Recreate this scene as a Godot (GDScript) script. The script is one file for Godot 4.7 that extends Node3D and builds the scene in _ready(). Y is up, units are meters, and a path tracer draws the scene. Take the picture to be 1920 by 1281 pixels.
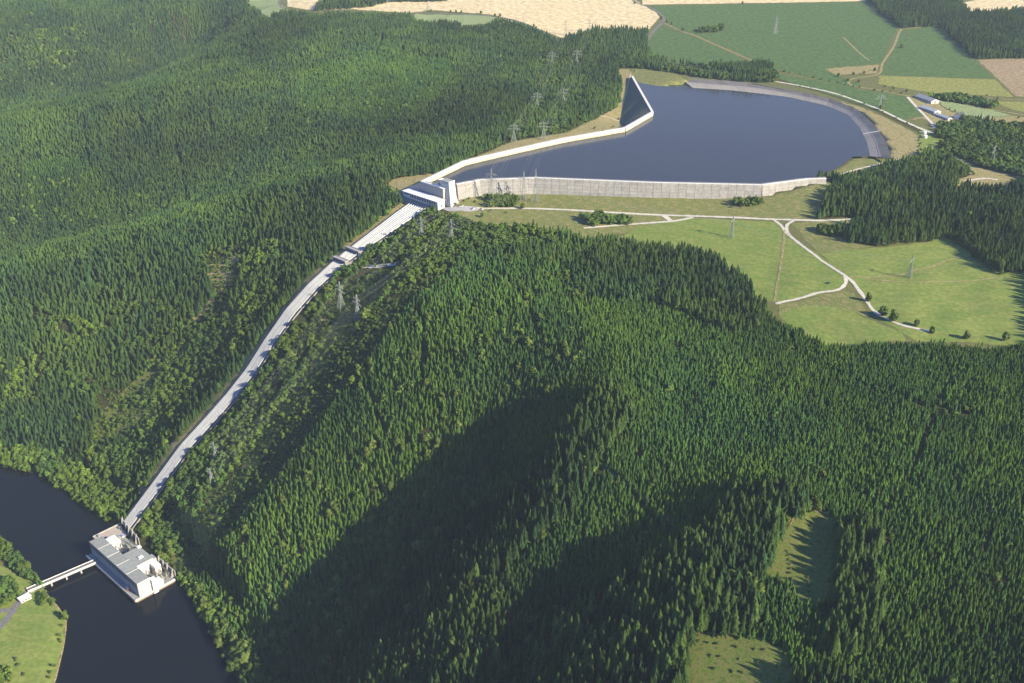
extends Node3D
# The setting and the objects of a pumped storage plant seen from the air. World units are metres, y up.

const RELIEF := {
	"wall_base": [-73,-1303,289,-39,-1322,288,34,-1323,287,118,-1308,288,193,-1299,289,298,-1293,291,340,-1291,294,406,-1309,304],
	"dam_road": [-43,-1267,284,29,-1269,284,121,-1257,284,204,-1242,284,273,-1234,284,339,-1220,286,397,-1205,288],
	"meadow": [275,-1168,281,166,-1211,280,348,-1171,284,383,-1040,281,292,-986,275,324,-914,272,452,-1037,283,507,-894,277,488,-984,281,386,-937,278,561,-1019,285,482,-1133,288,420,-1145,287,349,-1072,282,277,-1082,278,28,-1235,282,-42,-1243,283],
	"valve_left": [-164,-1363,288,-198,-1363,284,-167,-1317,282,-121,-1299,288,-78,-1256,288],
	"tan": [-89,-1467,292,3,-1557,293,51,-1580,292,155,-1677,290,197,-1833,289,214,-1960,300,230,-2046,308],
	"toe": [206,-1738,276,210,-1841,287],
	"beyond": [301,-1952,309,265,-2089,310,415,-2006,311,486,-1943,311,580,-1839,310,638,-1715,308,669,-1574,304,635,-1574,304,599,-1472,303],
	"farm": [744,-1762,306,749,-1645,303,769,-1565,302,832,-1611,303],
	"fields": [299,-2187,313,443,-2288,317,613,-2401,321,468,-2667,329,604,-2124,314,706,-2022,313,913,-2401,321,961,-2176,315,970,-2777,333,967,-1934,311,898,-1778,307,747,-1892,310,52,-2514,327,404,-2811,335,-362,-2705,330,-607,-2813,332,-209,-2523,323,98,-2341,317,-86,-2804,336,1158,-2674,328,188,-2601,326,793,-2601,326],
	"right_wood": [540,-1309,291,719,-1386,298,582,-1150,288,657,-1462,300,441,-1224,290,591,-1255,294,584,-1081,287],
	"plantation": [378,-842,274,477,-836,277,338,-723,267,426,-718,270,295,-816,268,278,-672,258,329,-638,261,275,-595,253,351,-589,258,340,-516,247,282,-534,245,272,-472,233,319,-464,239,233,-827,262,170,-807,250,206,-744,254,282,-749,262],
	"dark_wood": [182,-1094,280,260,-1013,274,119,-1087,276,203,-920,266,285,-921,272,138,-973,266],
	"clear": [248,-618,248,216,-588,242,207,-549,235,160,-514,218,179,-505,222],
	"E_crest": [231,-645,259,201,-642,256,153,-614,241,116,-601,222,78,-591,197,41,-582,170,12,-566,148],
	"E_right": [143,-559,231,102,-534,209,64,-515,187],
	"V2": [195,-688,250,148,-662,232,110,-654,208,70,-644,182,35,-628,161,6,-604,141,-17,-577,121],
	"D_crest": [116,-872,262,87,-830,255,64,-781,243,43,-744,221,5,-737,188,-39,-737,153,-82,-708,118,-124,-678,82,-167,-654,42],
	"D_right": [129,-758,246,97,-714,230,64,-698,214,36,-671,195,9,-657,178,-18,-629,157,-43,-603,135],
	"V1": [60,-911,254,27,-871,226,-8,-862,188,-49,-847,149,-103,-820,106,-155,-784,67,-201,-753,32,-238,-715,6],
	"C_slope": [24,-995,262,-29,-947,240,-55,-892,200,-99,-865,158,-148,-836,112,-196,-808,66,-237,-777,30],
	"C_crest": [67,-1169,280,13,-1171,279,-38,-1098,266,-79,-1030,248,-118,-978,220,-156,-936,183,-200,-898,139,-244,-869,97,-289,-847,58,-327,-822,21],
	"G": [-61,-1176,279,-106,-1150,268,-140,-1085,246,-177,-1051,213,-212,-1001,176,-252,-964,134,-293,-934,89,-330,-896,54,-362,-869,20],
	"Gright_pipe": [-165,-1192,250,-213,-1129,211,-261,-1080,169,-295,-1037,133,-340,-993,93,-379,-952,53,-415,-931,16],
	"pipe_left": [-174,-1274,268,-247,-1219,236,-303,-1167,194,-361,-1104,130,-417,-1029,78,-455,-974,34],
	"Lg": [-224,-1278,264,-271,-1247,245,-317,-1213,213,-349,-1164,170,-389,-1117,113,-428,-1063,66,-463,-1007,24],
	"A_crest": [-214,-1496,280,-260,-1473,270,-378,-1405,246,-512,-1361,208,-645,-1348,176,-755,-1356,154],
	"A_slope": [-366,-1308,228,-399,-1283,206,-463,-1259,176,-572,-1281,150,-667,-1285,132,-414,-1198,148,-488,-1186,106,-584,-1182,84,-714,-1233,90,-530,-1112,42,-619,-1119,30,-679,-1121,20],
	"B_low": [-885,-1610,96,-725,-1571,130,-587,-1574,160,-410,-1605,212,-282,-1604,246,-177,-1624,270,-86,-1569,285],
	"B_mid": [-922,-1723,160,-821,-1717,172,-644,-1782,212,-516,-1873,248,-374,-1946,282,-199,-1857,282,-125,-1957,290,-67,-2129,308,96,-2030,306,37,-1718,296,136,-1822,300,-55,-1688,285,35,-1588,293,118,-1686,290,-327,-1778,262],
	"B_crest": [-978,-1885,238,-834,-1916,258,-706,-2013,282,-568,-2113,298,-409,-2166,312,-310,-2291,318,-225,-2408,322,24,-2336,316,188,-2254,313,227,-2166,312],
	"C2": [-1067,-2200,175,-977,-2374,172,-927,-2582,195,-859,-2693,228,-725,-2635,285],
	"mid_spur": [-723,-2164,262,-671,-2243,292,-627,-2360,312],
	"far_slope": [-1199,-2349,205,-1279,-2560,278,-1071,-2519,240,-981,-2654,262,-1073,-2735,296,-887,-2737,316,-682,-2650,326,-1380,-2799,318,-1172,-2818,318],
	"west_bank": [-519,-835,4,-465,-759,4,-546,-818,7,-497,-735,6,-569,-869,8],
	"pipe": [-126,-1285,281,-211,-1194,244,-226,-1178,238,-278,-1124,196,-324,-1075,135,-345,-1052,116,-393,-1000,75,-450,-940,9,-167,-1242,262,-252,-1150,219,-300,-1099,167,-421,-970,42],
	"world": [-1500,-4600,330,0,-4600,345,1500,-4600,342,3000,-3800,335,2600,-2000,312,1900,-1100,296,1200,-600,285,900,-200,272,500,-150,230,200,-150,140,-100,-300,40,-250,-450,5,-2800,-3600,310,-2600,-2200,220,-1500,-1900,215,-1300,-1500,120,-1200,-1150,60,-1000,-700,40,-1500,-700,130,-800,-350,60,-1600,-300,170,-900,-1000,10,-500,-500,8,-750,-1080,3,-760,-850,12],
}
const GROUNDS := {
	"river": [-903,-1173,-754,-1112,-666,-1076,-617,-1060,-570,-1029,-518,-981,-484,-959,-460,-946,-370,-854,-351,-833,-318,-786,-288,-741,-264,-704,-230,-648,-440,-648,-443,-705,-454,-753,-465,-789,-483,-811,-506,-833,-522,-853,-542,-871,-575,-905,-597,-926,-685,-978,-828,-1045],
	"near_wall": [-75,-1295,-44,-1315,34,-1324,193,-1303,339,-1293,408,-1319,434,-1322],
	"long_wall": [-126,-1308,-71,-1405,-47,-1426,75,-1524,182,-1591,239,-1693,235,-1979],
	"crest": [325,-1976,382,-1943,460,-1919,532,-1844,575,-1785,597,-1704,593,-1605,581,-1518,557,-1418],
	"shore": [345,-1903,422,-1881,510,-1829,560,-1765,579,-1700,572,-1612,558,-1533,537,-1451,510,-1448,487,-1413,467,-1387,433,-1354],
	"basin_water": [278,-1935,349,-1926,439,-1912,541,-1872,598,-1797,605,-1682,585,-1564,559,-1473,537,-1451,510,-1448,487,-1413,467,-1387,434,-1356,408,-1319,339,-1293,193,-1303,34,-1324,-44,-1315,-75,-1295,-126,-1308,-71,-1405,-47,-1426,75,-1524,182,-1591,239,-1693,235,-1979],
	"basin_floor": [258,-1897,351,-1943,381,-1933,458,-1910,530,-1835,572,-1777,593,-1696,589,-1598,578,-1515,558,-1432,535,-1443,508,-1443,487,-1413,467,-1387,433,-1354,408,-1319,339,-1293,193,-1303,34,-1324,-44,-1315,-75,-1295,-126,-1308,-71,-1405,-47,-1426,75,-1524,182,-1591,239,-1693],
	"wood_old_7": [-390,-1454,-253,-1426,-170,-1359,-193,-1261,-230,-1213,-286,-1251,-313,-1235,-366,-1314],
	"wood_old_8": [-104,-1957,-32,-2015,39,-1805,0,-1638,-96,-1601,-177,-1663],
	"wood_old_9": [-827,-1894,-674,-2010,-566,-1960,-546,-1786,-684,-1745,-797,-1796],
	"wood_old_10": [-746,-1331,-650,-1334,-542,-1351,-442,-1268,-524,-1251,-681,-1278],
	"wood_medium_11": [-434,-2050,-278,-2211,-111,-2106,-129,-1857,-246,-1741,-402,-1867],
	"wood_medium_12": [-899,-1771,-814,-1787,-703,-1709,-657,-1590,-831,-1622],
	"wood_old_13": [-798,-2762,-524,-2534,-421,-2386,-550,-2181,-727,-2482],
	"wood_mixed_14": [-1288,-2577,-1129,-2690,-1001,-2621,-1089,-2449,-1231,-2428],
	"wood_scrub_15": [-205,-1175,-134,-1163,-40,-1161,-82,-1069,-144,-983,-215,-911,-293,-859,-357,-838,-435,-934,-323,-1074,-268,-1128],
	"wood_young_16": [276,-967,320,-909,402,-904,534,-885,417,-599,337,-453,190,-474,53,-510,-29,-730,24,-1019],
	"wood_medium_17": [63,-1101,87,-897,53,-863,-11,-853,-97,-811,-210,-742,-246,-704,-362,-839,-311,-862,-233,-914,-161,-985,-112,-1058,-39,-1116],
	"wood_old_18": [79,-1089,110,-1133,177,-1103,235,-1105,263,-1025,269,-947,259,-924,230,-917,192,-955,143,-1019,86,-1061],
	"wood_old_19": [186,-668,235,-662,240,-632,208,-597,177,-560,180,-538,126,-520,117,-475,-94,-572,-26,-608,43,-621,100,-611,146,-630],
	"wood_old_20": [92,-836,116,-777,75,-740,55,-699,9,-671,-49,-647,-105,-592,-196,-629,-134,-714,-55,-758,10,-747,44,-785],
	"wood_old_21": [413,-1262,567,-1387,827,-1517,580,-993,552,-1040,550,-1159,447,-1127,400,-1216],
	"wood_leafy_22": [706,-1624,890,-1641,732,-1316,643,-1387,629,-1471],
	"wood_old_23": [202,-2143,226,-2093,181,-1766,141,-1689,130,-1871],
	"wood_mixed_24": [56,-2133,147,-2155,143,-1922,119,-1693,137,-1682,61,-1587,-17,-1551,0,-1655,39,-1805],
	"wood_leafy_25": [-108,-1258,-78,-1253,0,-1207,67,-1170,26,-1144,-39,-1124,-102,-1092,-140,-1085,-189,-1054,-249,-1009,-298,-950,-359,-899,-391,-875,-435,-934,-407,-957,-367,-987,-296,-1042,-244,-1101,-204,-1166,-151,-1226],
	"wood_leafy_26": [-71,-1246,-38,-1224,-36,-1141,-73,-1146,-133,-1149,-150,-1213,-114,-1253],
	"wood_leafy_27": [-713,-1092,-611,-1049,-564,-1018,-512,-970,-469,-948,-471,-979,-503,-1026,-595,-1086,-724,-1124],
	"wood_leafy_28": [-394,-881,-357,-855,-297,-790,-218,-674,-263,-701,-286,-735,-313,-774,-344,-817,-368,-845],
	"wood_mixed_29": [-288,-1257,-300,-1156,-373,-1079,-445,-979,-549,-1060,-537,-1140,-642,-1144,-730,-1166,-756,-1240,-583,-1178,-473,-1188,-398,-1198,-399,-1315],
	"wood_leafy_30": [-320,-1186,-312,-1157,-378,-1102,-422,-1068,-468,-1023,-456,-965,-469,-950,-516,-984,-504,-1051,-453,-1099,-412,-1151,-350,-1187],
	"wood_scrub_31": [-435,-1300,-364,-1296,-368,-1234,-380,-1180,-424,-1168,-451,-1088,-534,-1072,-552,-1108,-485,-1165,-447,-1204,-404,-1221],
	"wood_scrub_32": [-137,-1109,-121,-1129,-172,-1069,-201,-1039,-246,-984,-291,-941,-332,-891,-362,-857,-383,-863,-356,-910,-313,-952,-268,-1001,-224,-1057,-174,-1090],
	"wood_scrub_33": [-216,-1153,-176,-1166,-133,-1149,-166,-1073,-218,-1060,-263,-1089,-253,-1117],
	"wood_scrub_34": [-26,-1565,44,-1602,140,-1719,155,-1679,34,-1577,-8,-1537],
	"wood_scrub_35": [364,-1314,428,-1320,402,-1223,373,-1215,343,-1270],
	"open_dam_meadow_36": [-86,-1251,-79,-1266,-73,-1298,-39,-1322,34,-1323,193,-1299,339,-1287,406,-1307,445,-1341,416,-1261,393,-1213,442,-1218,443,-1196,400,-1165,418,-1137,508,-1134,537,-1151,552,-1040,592,-1049,535,-887,481,-866,433,-878,403,-883,340,-882,312,-887,292,-924,278,-947,273,-963,264,-1032,235,-1105,212,-1121,180,-1121,143,-1140,106,-1157,89,-1144,80,-1168,27,-1195,-41,-1201,-69,-1223],
	"open_basin_rim_37": [219,-2092,234,-2055,320,-2093,496,-1943,525,-1977,598,-1868,644,-1734,672,-1569,682,-1541,636,-1484,597,-1427,552,-1408,480,-1352,442,-1345,335,-1368,108,-1388,-46,-1387,-80,-1297,-122,-1272,-158,-1325,-186,-1356,-173,-1381,-101,-1399,-79,-1437,-49,-1496,0,-1569,89,-1625,134,-1705,162,-1759,194,-1816,209,-1907],
	"open_plateau_38": [293,-2125,299,-2267,320,-2407,197,-2368,110,-2280,50,-2416,-39,-2522,-53,-2437,-119,-2418,-128,-2481,-236,-2493,-249,-2566,-395,-2586,-469,-2596,-477,-2564,-570,-2628,-611,-2567,-706,-2775,-811,-3157,1857,-3527,1364,-2531,901,-1609,826,-1617,759,-1670,692,-1576,661,-1551,626,-1706,569,-1833,512,-1925,523,-2063,399,-2039,320,-2093],
	"open_mid_path_39": [-219,-1177,-189,-1161,-144,-1152,-132,-1138,-181,-1148,-195,-1146],
	"open_powerhouse_yard_40": [-482,-895,-458,-945,-435,-938,-364,-840,-403,-816],
	"open_clearing_41": [235,-638,256,-631,240,-584,226,-550,207,-548,204,-568,190,-577,198,-597,220,-621],
	"open_clearing_low_42": [130,-536,173,-527,192,-514,195,-495,183,-472,113,-487,123,-516],
	"open_west_bank_43": [-560,-848,-539,-855,-511,-835,-481,-808,-464,-786,-452,-751,-440,-691,-517,-669,-619,-873],
	"open_far_meadow_44": [-1117,-2083,-959,-1974,-1118,-2229],
	"open_wood_clearing_45": [662,-1478,672,-1452,684,-1403,722,-1374,711,-1325,656,-1301,615,-1316,621,-1350,661,-1375,652,-1421],
	"open_wood_clearing_46": [673,-1612,676,-1524,649,-1471,611,-1457],
	"wood_mixed_47": [595,-1296,646,-1280,665,-1258,640,-1233,590,-1247],
	"open_wood_clearing_48": [682,-1326,682,-1253,673,-1234,669,-1305],
	"open_yard_path_49": [669,-1574,683,-1533,620,-1462,644,-1539],
	"wood_old_50": [115,-2310,198,-2408,256,-2408,309,-2372,285,-2126,224,-2120,158,-2142,117,-2220],
	"wood_mixed_51": [221,-2087,279,-2073,391,-1990,493,-1931,499,-1911,431,-1930,347,-1978,275,-2041,218,-2056],
	"wood_old_52": [-504,-2638,-440,-2669,-377,-2709,-334,-2751,-340,-2808,-402,-2798,-507,-2741],
	"wood_old_53": [-321,-2772,-172,-2783,-175,-2837,-327,-2837],
	"wood_old_54": [963,-2820,1210,-2878,1173,-2659,1127,-2529,1017,-2463,925,-2438,938,-2611],
	"wood_old_55": [1175,-2614,1332,-2661,1084,-2120,969,-2113,999,-2317,1025,-2450],
	"wood_leafy_56": [751,-1800,805,-1808,841,-1779,854,-1743,839,-1729,790,-1772],
	"wood_leafy_57": [429,-2405,471,-2447,503,-2452,499,-2415,473,-2392,436,-2392],
	"wood_leafy_58": [491,-1978,519,-2000,516,-1934,497,-1911],
	"wood_leafy_59": [-44,-1321,-22,-1330,11,-1299,7,-1275,-25,-1267,-40,-1284],
	"wood_leafy_60": [91,-1233,120,-1241,160,-1228,152,-1214,103,-1209],
	"wood_leafy_61": [292,-1283,326,-1288,334,-1262,306,-1259],
	"wood_leafy_62": [720,-1658,768,-1670,780,-1612,820,-1624,777,-1545,708,-1542,687,-1576],
	"wood_leafy_63": [385,-1184,410,-1178,405,-1157,386,-1163],
	"wood_old_64": [424,-1180,486,-1186,510,-1139,446,-1124,417,-1136],
	"open_west_bank_65": [-638,-898,-579,-891,-537,-862,-516,-841,-517,-828,-554,-836,-605,-835],
	"wood_leafy_66": [-664,-950,-592,-925,-568,-899,-538,-868,-523,-851,-530,-848,-549,-864,-574,-880,-635,-893],
	"wood_leafy_67": [-559,-810,-545,-841,-532,-838,-528,-816,-537,-799,-548,-787],
	"wood_leafy_68": [-510,-829,-498,-825,-482,-807,-493,-806,-506,-818],
	"wood_leafy_69": [-515,-717,-489,-719,-477,-690,-502,-689],
	"wood_old_70": [254,-622,281,-617,251,-506,215,-503,216,-524,236,-564],
	"wood_old_71": [189,-496,226,-490,223,-454,182,-461],
	"lane_72": [-615,-2020,-583,-1907,-548,-1789],
	"lane_73": [-103,-1970,-91,-1854,-111,-1742,-113,-1662],
	"lane_74": [-293,-2345,-289,-2154],
	"lane_75": [-648,-2549,-587,-2337],
	"lane_76": [-23,-2201,32,-2020,50,-1857],
	"lane_77": [-621,-1804,-576,-1683,-535,-1563],
	"lane_78": [-798,-1830,-765,-1745],
	"lane_79": [-488,-2343,-410,-2168,-359,-2132],
	"lane_80": [-801,-1441,-709,-1359,-666,-1374],
	"lane_81": [-110,-1037,-95,-987,-97,-933],
	"lane_82": [-19,-1084,18,-1004,28,-945],
	"lane_83": [151,-896,207,-938,249,-950],
	"lane_84": [321,-818,378,-758,437,-742],
	"lane_85": [280,-623,316,-657,408,-810],
	"lane_86": [80,-732,105,-697,133,-645],
	"lane_87": [-157,-945,-135,-894,-145,-869],
	"lane_88": [-500,-2163,-447,-2119],
	"lane_89": [-720,-1909,-684,-1825],
	"wood_leafy_90": [-474,-1190,-397,-1193,-358,-1147,-397,-1115,-469,-1107,-519,-1125],
	"wood_scrub_91": [-555,-1148,-518,-1148,-468,-1159,-471,-1140,-520,-1123,-558,-1129],
	"wood_mixed_92": [-685,-1290,-568,-1266,-462,-1248,-418,-1221,-448,-1179,-545,-1173,-654,-1185],
	"open_farm_yard_93": [742,-1758,757,-1723,765,-1670,746,-1631,721,-1622,700,-1633],
	"wood_leafy_94": [711,-1615,753,-1631,772,-1593,759,-1562,702,-1571],
}
const PATCHES := [
	["dry_meadow","dry",10,[-86,-1251,-79,-1266,-73,-1298,-39,-1322,34,-1323,193,-1299,339,-1287,406,-1307,445,-1341,416,-1261,393,-1213,352,-1216,334,-1225,239,-1239,149,-1189,87,-1164,27,-1199,-41,-1215]],
	["green_meadow","meadow",30,[134,-1172,165,-1210,210,-1225,244,-1231,344,-1211,349,-1174,383,-1040,369,-1013,291,-985,271,-999,244,-1112]],
	["dry_meadow","dry",60,[358,-1204,392,-1210,445,-1205,418,-1137,485,-1142,440,-1125,384,-1110,370,-1105]],
	["green_meadow","meadow",5,[370,-1105,384,-1110,439,-1121,508,-1135,547,-1159,558,-1040,594,-1053,530,-876,408,-891,399,-911,386,-937,385,-1028]],
	["green_meadow","meadow",80,[286,-960,312,-976,346,-972,364,-958,380,-936,399,-911,398,-891,312,-889,291,-935]],
	["dry_meadow","dry",45,[291,-983,368,-1009,378,-1002,380,-936,364,-958,346,-972,312,-976,286,-960]],
	["basin_rim_grass","straw",70,[567,-1445,589,-1538,599,-1621,600,-1712,576,-1789,613,-1724,637,-1630,652,-1539,622,-1458,587,-1438]],
	["basin_rim_grass","dry",70,[245,-2054,314,-2045,328,-1983,348,-1920,259,-1903,238,-2006]],
	["shore_grass","dry",20,[489,-1413,511,-1448,545,-1455,570,-1442,579,-1438,511,-1396,445,-1341,461,-1386]],
	["dry_bank","straw",15,[-186,-1356,-173,-1381,-102,-1412,-49,-1495,0,-1565,88,-1618,133,-1697,162,-1759,194,-1816,209,-1907,217,-2048,238,-2046,237,-1999,213,-1852,204,-1704,170,-1640,77,-1572,-48,-1464,-121,-1354,-147,-1312,-166,-1309]],
	["pipe_bank","straw",40,[-189,-1278,-171,-1308,-149,-1324,-135,-1296,-162,-1266,-217,-1213,-246,-1169,-284,-1142,-329,-1086,-396,-1013,-443,-951,-453,-942,-464,-949,-462,-982,-412,-1022,-351,-1105,-306,-1158,-263,-1184,-238,-1212]],
	["wheat_field","wheat",20,[-679,-3155,-589,-2718,-506,-2652,-409,-2680,-255,-2629,-217,-2670,-136,-2640,-57,-2609,27,-2504,113,-2347,199,-2419,256,-2408,312,-2395,369,-2577,368,-2638,332,-2812,349,-3192]],
	["wheat_field","wheat",5,[390,-3194,346,-2744,613,-2772,954,-2803,1101,-3230]],
	["crop_field","crop",-8,[363,-2722,610,-2757,949,-2786,937,-2625,919,-2445,757,-2076,629,-2027,635,-1966,662,-1897,637,-1864,548,-1999,512,-2053,504,-2109,428,-2375,401,-2417,381,-2492,384,-2604]],
	["crop_field","crop",-8,[360,-2486,423,-2340,497,-2078,495,-2010,386,-2035,293,-2125,301,-2272]],
	["crop_field","crop",-8,[520,-1991,650,-1856,718,-1806,699,-1678,658,-1656,593,-1795,517,-1942]],
	["crop_field","crop",-20,[915,-2420,1023,-2470,999,-2340,966,-2108,935,-1943,721,-1972,764,-2076,844,-2244]],
	["olive_field","olive",0,[720,-1968,933,-1938,911,-1807,773,-1838,695,-1898]],
	["olive_field","olive",10,[858,-1782,951,-1769,908,-1680,873,-1722]],
	["pale_field","pale",0,[764,-1794,837,-1726,853,-1688,786,-1663,760,-1723]],
	["ploughed_field","plough",60,[970,-2108,1129,-2145,963,-1795,918,-1814]],
	["wheat_field","wheat",35,[1140,-2733,1185,-2767,1576,-3089,1388,-2693,1180,-2629]],
	["bare_patch","straw",0,[629,-2027,750,-2066,723,-1990,638,-1971]],
	["pale_meadow","pale",0,[-788,-3061,-661,-2976,-619,-2766,-564,-2632,-619,-2601,-714,-2803]],
	["pale_meadow","pale",0,[-248,-2622,-56,-2595,27,-2493,103,-2325,25,-2405,-52,-2498,-123,-2476,-240,-2531]],
	["farm_meadow","straw",0,[661,-1649,694,-1665,699,-1608,751,-1544,861,-1579,898,-1657,852,-1685,785,-1660,759,-1719,755,-1779,720,-1806,704,-1679]],
	["bank_meadow","meadow",10,[-619,-873,-569,-870,-538,-865,-519,-849,-503,-829,-481,-808,-464,-786,-452,-751,-440,-691,-517,-669]],
	["clearing_edge","straw",25,[232,-641,240,-639,224,-611,208,-587,200,-568,180,-576,189,-593,216,-623]],
	["clearing_grass","clearing",25,[238,-644,259,-632,242,-584,225,-546,202,-542,199,-570,180,-576,189,-593,216,-623]],
	["clearing_grass","clearing",25,[126,-539,173,-529,194,-515,198,-495,183,-472,109,-487,122,-517]],
	["gully_grass","gullygrass",35,[-140,-1135,-114,-1162,-140,-1086,-201,-1039,-246,-984,-289,-934,-324,-884,-358,-854,-412,-909,-388,-931,-337,-976,-294,-1029,-253,-1070,-223,-1099,-201,-1141,-175,-1154]],
	["gully_grass","gullygrass",60,[-399,-1193,-376,-1233,-353,-1275,-326,-1213,-365,-1137,-413,-1059,-472,-1032,-548,-1070,-561,-1112,-494,-1170,-452,-1208]],
	["gully_meadow","straw",50,[-420,-1281,-373,-1281,-382,-1245,-407,-1215,-428,-1206,-442,-1218,-427,-1240]],
	["wood_clearing_ground","straw",0,[666,-1497,684,-1422,736,-1381,693,-1262,668,-1215,662,-1296,606,-1303,612,-1339,657,-1375,647,-1429]],
	["tank_meadow","meadow",0,[675,-1618,680,-1530,649,-1466,606,-1452]],
	["yard_gravel","gravel",0,[-96,-1268,-79,-1270,-65,-1272,-44,-1271,-39,-1265,-57,-1253,-85,-1254]],
]
const SPOTS := {
	"lone tree by the track junction": ["broadleaf_tree","round dark broadleaf tree standing alone on the track just below the junction",[387.2,-980.2],11],
	"pair of trees on the field track": ["broadleaf_tree","big dark broadleaf tree, one of the pair on the bend of the field track",[391.9,-946.8,398.9,-934.3],14],
	"small trees at the track end": ["broadleaf_tree","small round tree where the field track reaches the young plantation",[418.4,-922.0,429.2,-907.9],8],
	"trees along the plantation edge": ["broadleaf_tree","round tree standing along the upper edge of the young plantation below the meadow",[495.8,-889.3,458.9,-893.7],10],
	"trees along the country road": ["broadleaf_tree","small round roadside tree along the country road below the wheat field",[31.7,-2437.2,52.4,-2459.0,-29.4,-2580.2,-42.7,-2581.0,-78.4,-2616.8,-128.8,-2626.2,-142.7,-2633.5,-156.4,-2634.1,-207.8,-2649.0,56.8,-2426.6],8],
	"trees along the field path": ["broadleaf_tree","small tree beside the dirt path dividing the two green crop fields",[370.6,-2557.1,377.6,-2511.3,387.9,-2492.0,402.5,-2417.3],8],
	"tree by the crop field path": ["broadleaf_tree","dark round tree beside the path between the big crop fields",[852.7,-2227.8],9],
	"tree by the small pylon": ["broadleaf_tree","dark round tree below the small pylon beside the basin road",[638.0,-1712.3],9],
	"tree on the dry bank": ["broadleaf_tree","round tree standing alone on the dry bank beside the end of the long wall",[185.0,-1889.5],10],
	"trees by the valve house yard": ["broadleaf_tree","round tree at the edge of the gravel yard below the near dam wall",[14.3,-1267.3,-38.6,-1236.9],8],
	"trees in the bare patch": ["broadleaf_tree","round tree on the edge of the bare brown patch by the crop field",[643.3,-1918.2,661.2,-1910.1,669.6,-1971.3,693.5,-1980.6,723.5,-2008.4,636.3,-1957.5],8],
	"trees on the far wheat field": ["broadleaf_tree","tiny far tree on the boundary between the wheat fields",[325.5,-2751.6,612.5,-2756.7],9],
	"shrubs on the river meadow": ["bush","dark round bush on the river meadow near the bridge",[-543.6,-838.2,-466.1,-781.0,-458.9,-759.4,-463.0,-766.8,-451.5,-724.9,-450.7,-716.5,-449.4,-709.6,-489.7,-729.9,-483.9,-722.2,-474.7,-712.4],4],
	"saplings in the upper clearing": ["bush","small sapling or stump brush standing in the upper narrow clearing",[209.8,-600.2,218.4,-573.6,209.3,-595.9,217.7,-569.1,208.8,-591.7,217.0,-564.6,208.2,-587.3,216.3,-560.4,207.6,-582.8,215.7,-556.2,207.0,-578.4,232.7,-625.5,206.4,-573.9,232.1,-621.1],2.2],
	"saplings in the lower clearing": ["bush","small sapling standing in the lower grassy clearing",[132.8,-531.8,146.0,-518.3,158.7,-505.1,175.7,-517.6,187.6,-503.8,145.2,-527.4,158.2,-514.7,170.3,-500.6,187.5,-513.5,140.5,-510.9,157.5,-523.7,170.0,-510.1,181.9,-496.4,139.7,-520.1,152.6,-507.0,169.6,-519.6,181.6,-505.6,138.8,-529.4],2.4],
	"hedge between the crop fields": ["bush","bush in the hedge line between two crop fields above the basin road",[540.5,-1999.6,547.6,-1985.5,566.2,-1976.0,585.1,-1948.7,595.7,-1931.0,607.5,-1917.9,619.1,-1905.1,629.3,-1888.4,640.8,-1876.3,650.3,-1868.4,672.1,-1849.2,684.6,-1842.0,698.3,-1838.8,714.4,-1828.2,701.6,-1878.4,712.8,-1866.9,729.8,-1844.2],4.5],
	"bushes along the basin road": ["bush","small bush beside the pale road that rounds the basin",[601.0,-1809.1,613.5,-1786.5,541.5,-1879.1,557.9,-1865.6,622.2,-1752.9,637.6,-1699.6,647.6,-1661.6,654.6,-1630.1],3.5],
	"saplings on the berm": ["bush","slim young sapling in the row at the foot of the grass berm",[636.3,-1516.5,627.7,-1499.5,625.1,-1483.3,639.1,-1533.3,647.9,-1550.7,615.2,-1471.8],4.5],
	"bushes on the dry bank": ["bush","bush on the tan dry grass beside the long wall",[68.3,-1558.3,151.3,-1633.8,139.2,-1650.5,172.0,-1665.3,203.8,-1850.7,209.1,-1754.3,189.5,-1748.6],4],
	"bushes by the dam foot": ["bush","bush at the foot of the near dam wall beside the tower",[-65.2,-1287.0,-58.3,-1295.5,-50.7,-1285.6,-28.5,-1257.6,-7.1,-1252.2],4],
	"bushes beyond the basin": ["bush","small bush on the dry ground beyond the far end of the long wall",[264.9,-2042.4,279.7,-2031.2,247.1,-2027.9],3.5],
	"bushes by the farm": ["bush","bush in the rough meadow near the long farm sheds",[765.7,-1709.2,774.3,-1696.0,761.8,-1722.8,805.0,-1649.8,825.4,-1655.8,780.0,-1676.2,857.8,-1668.0,875.4,-1792.8,865.6,-1815.1],4],
	"bushes beside the upper pipes": ["bush","bush on the bare tan bank left of the upper pipes",[-175.1,-1290.6,-194.3,-1265.0,-185.8,-1287.2,-206.4,-1244.3,-211.7,-1228.7,-224.4,-1216.4],3.5],
}
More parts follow.
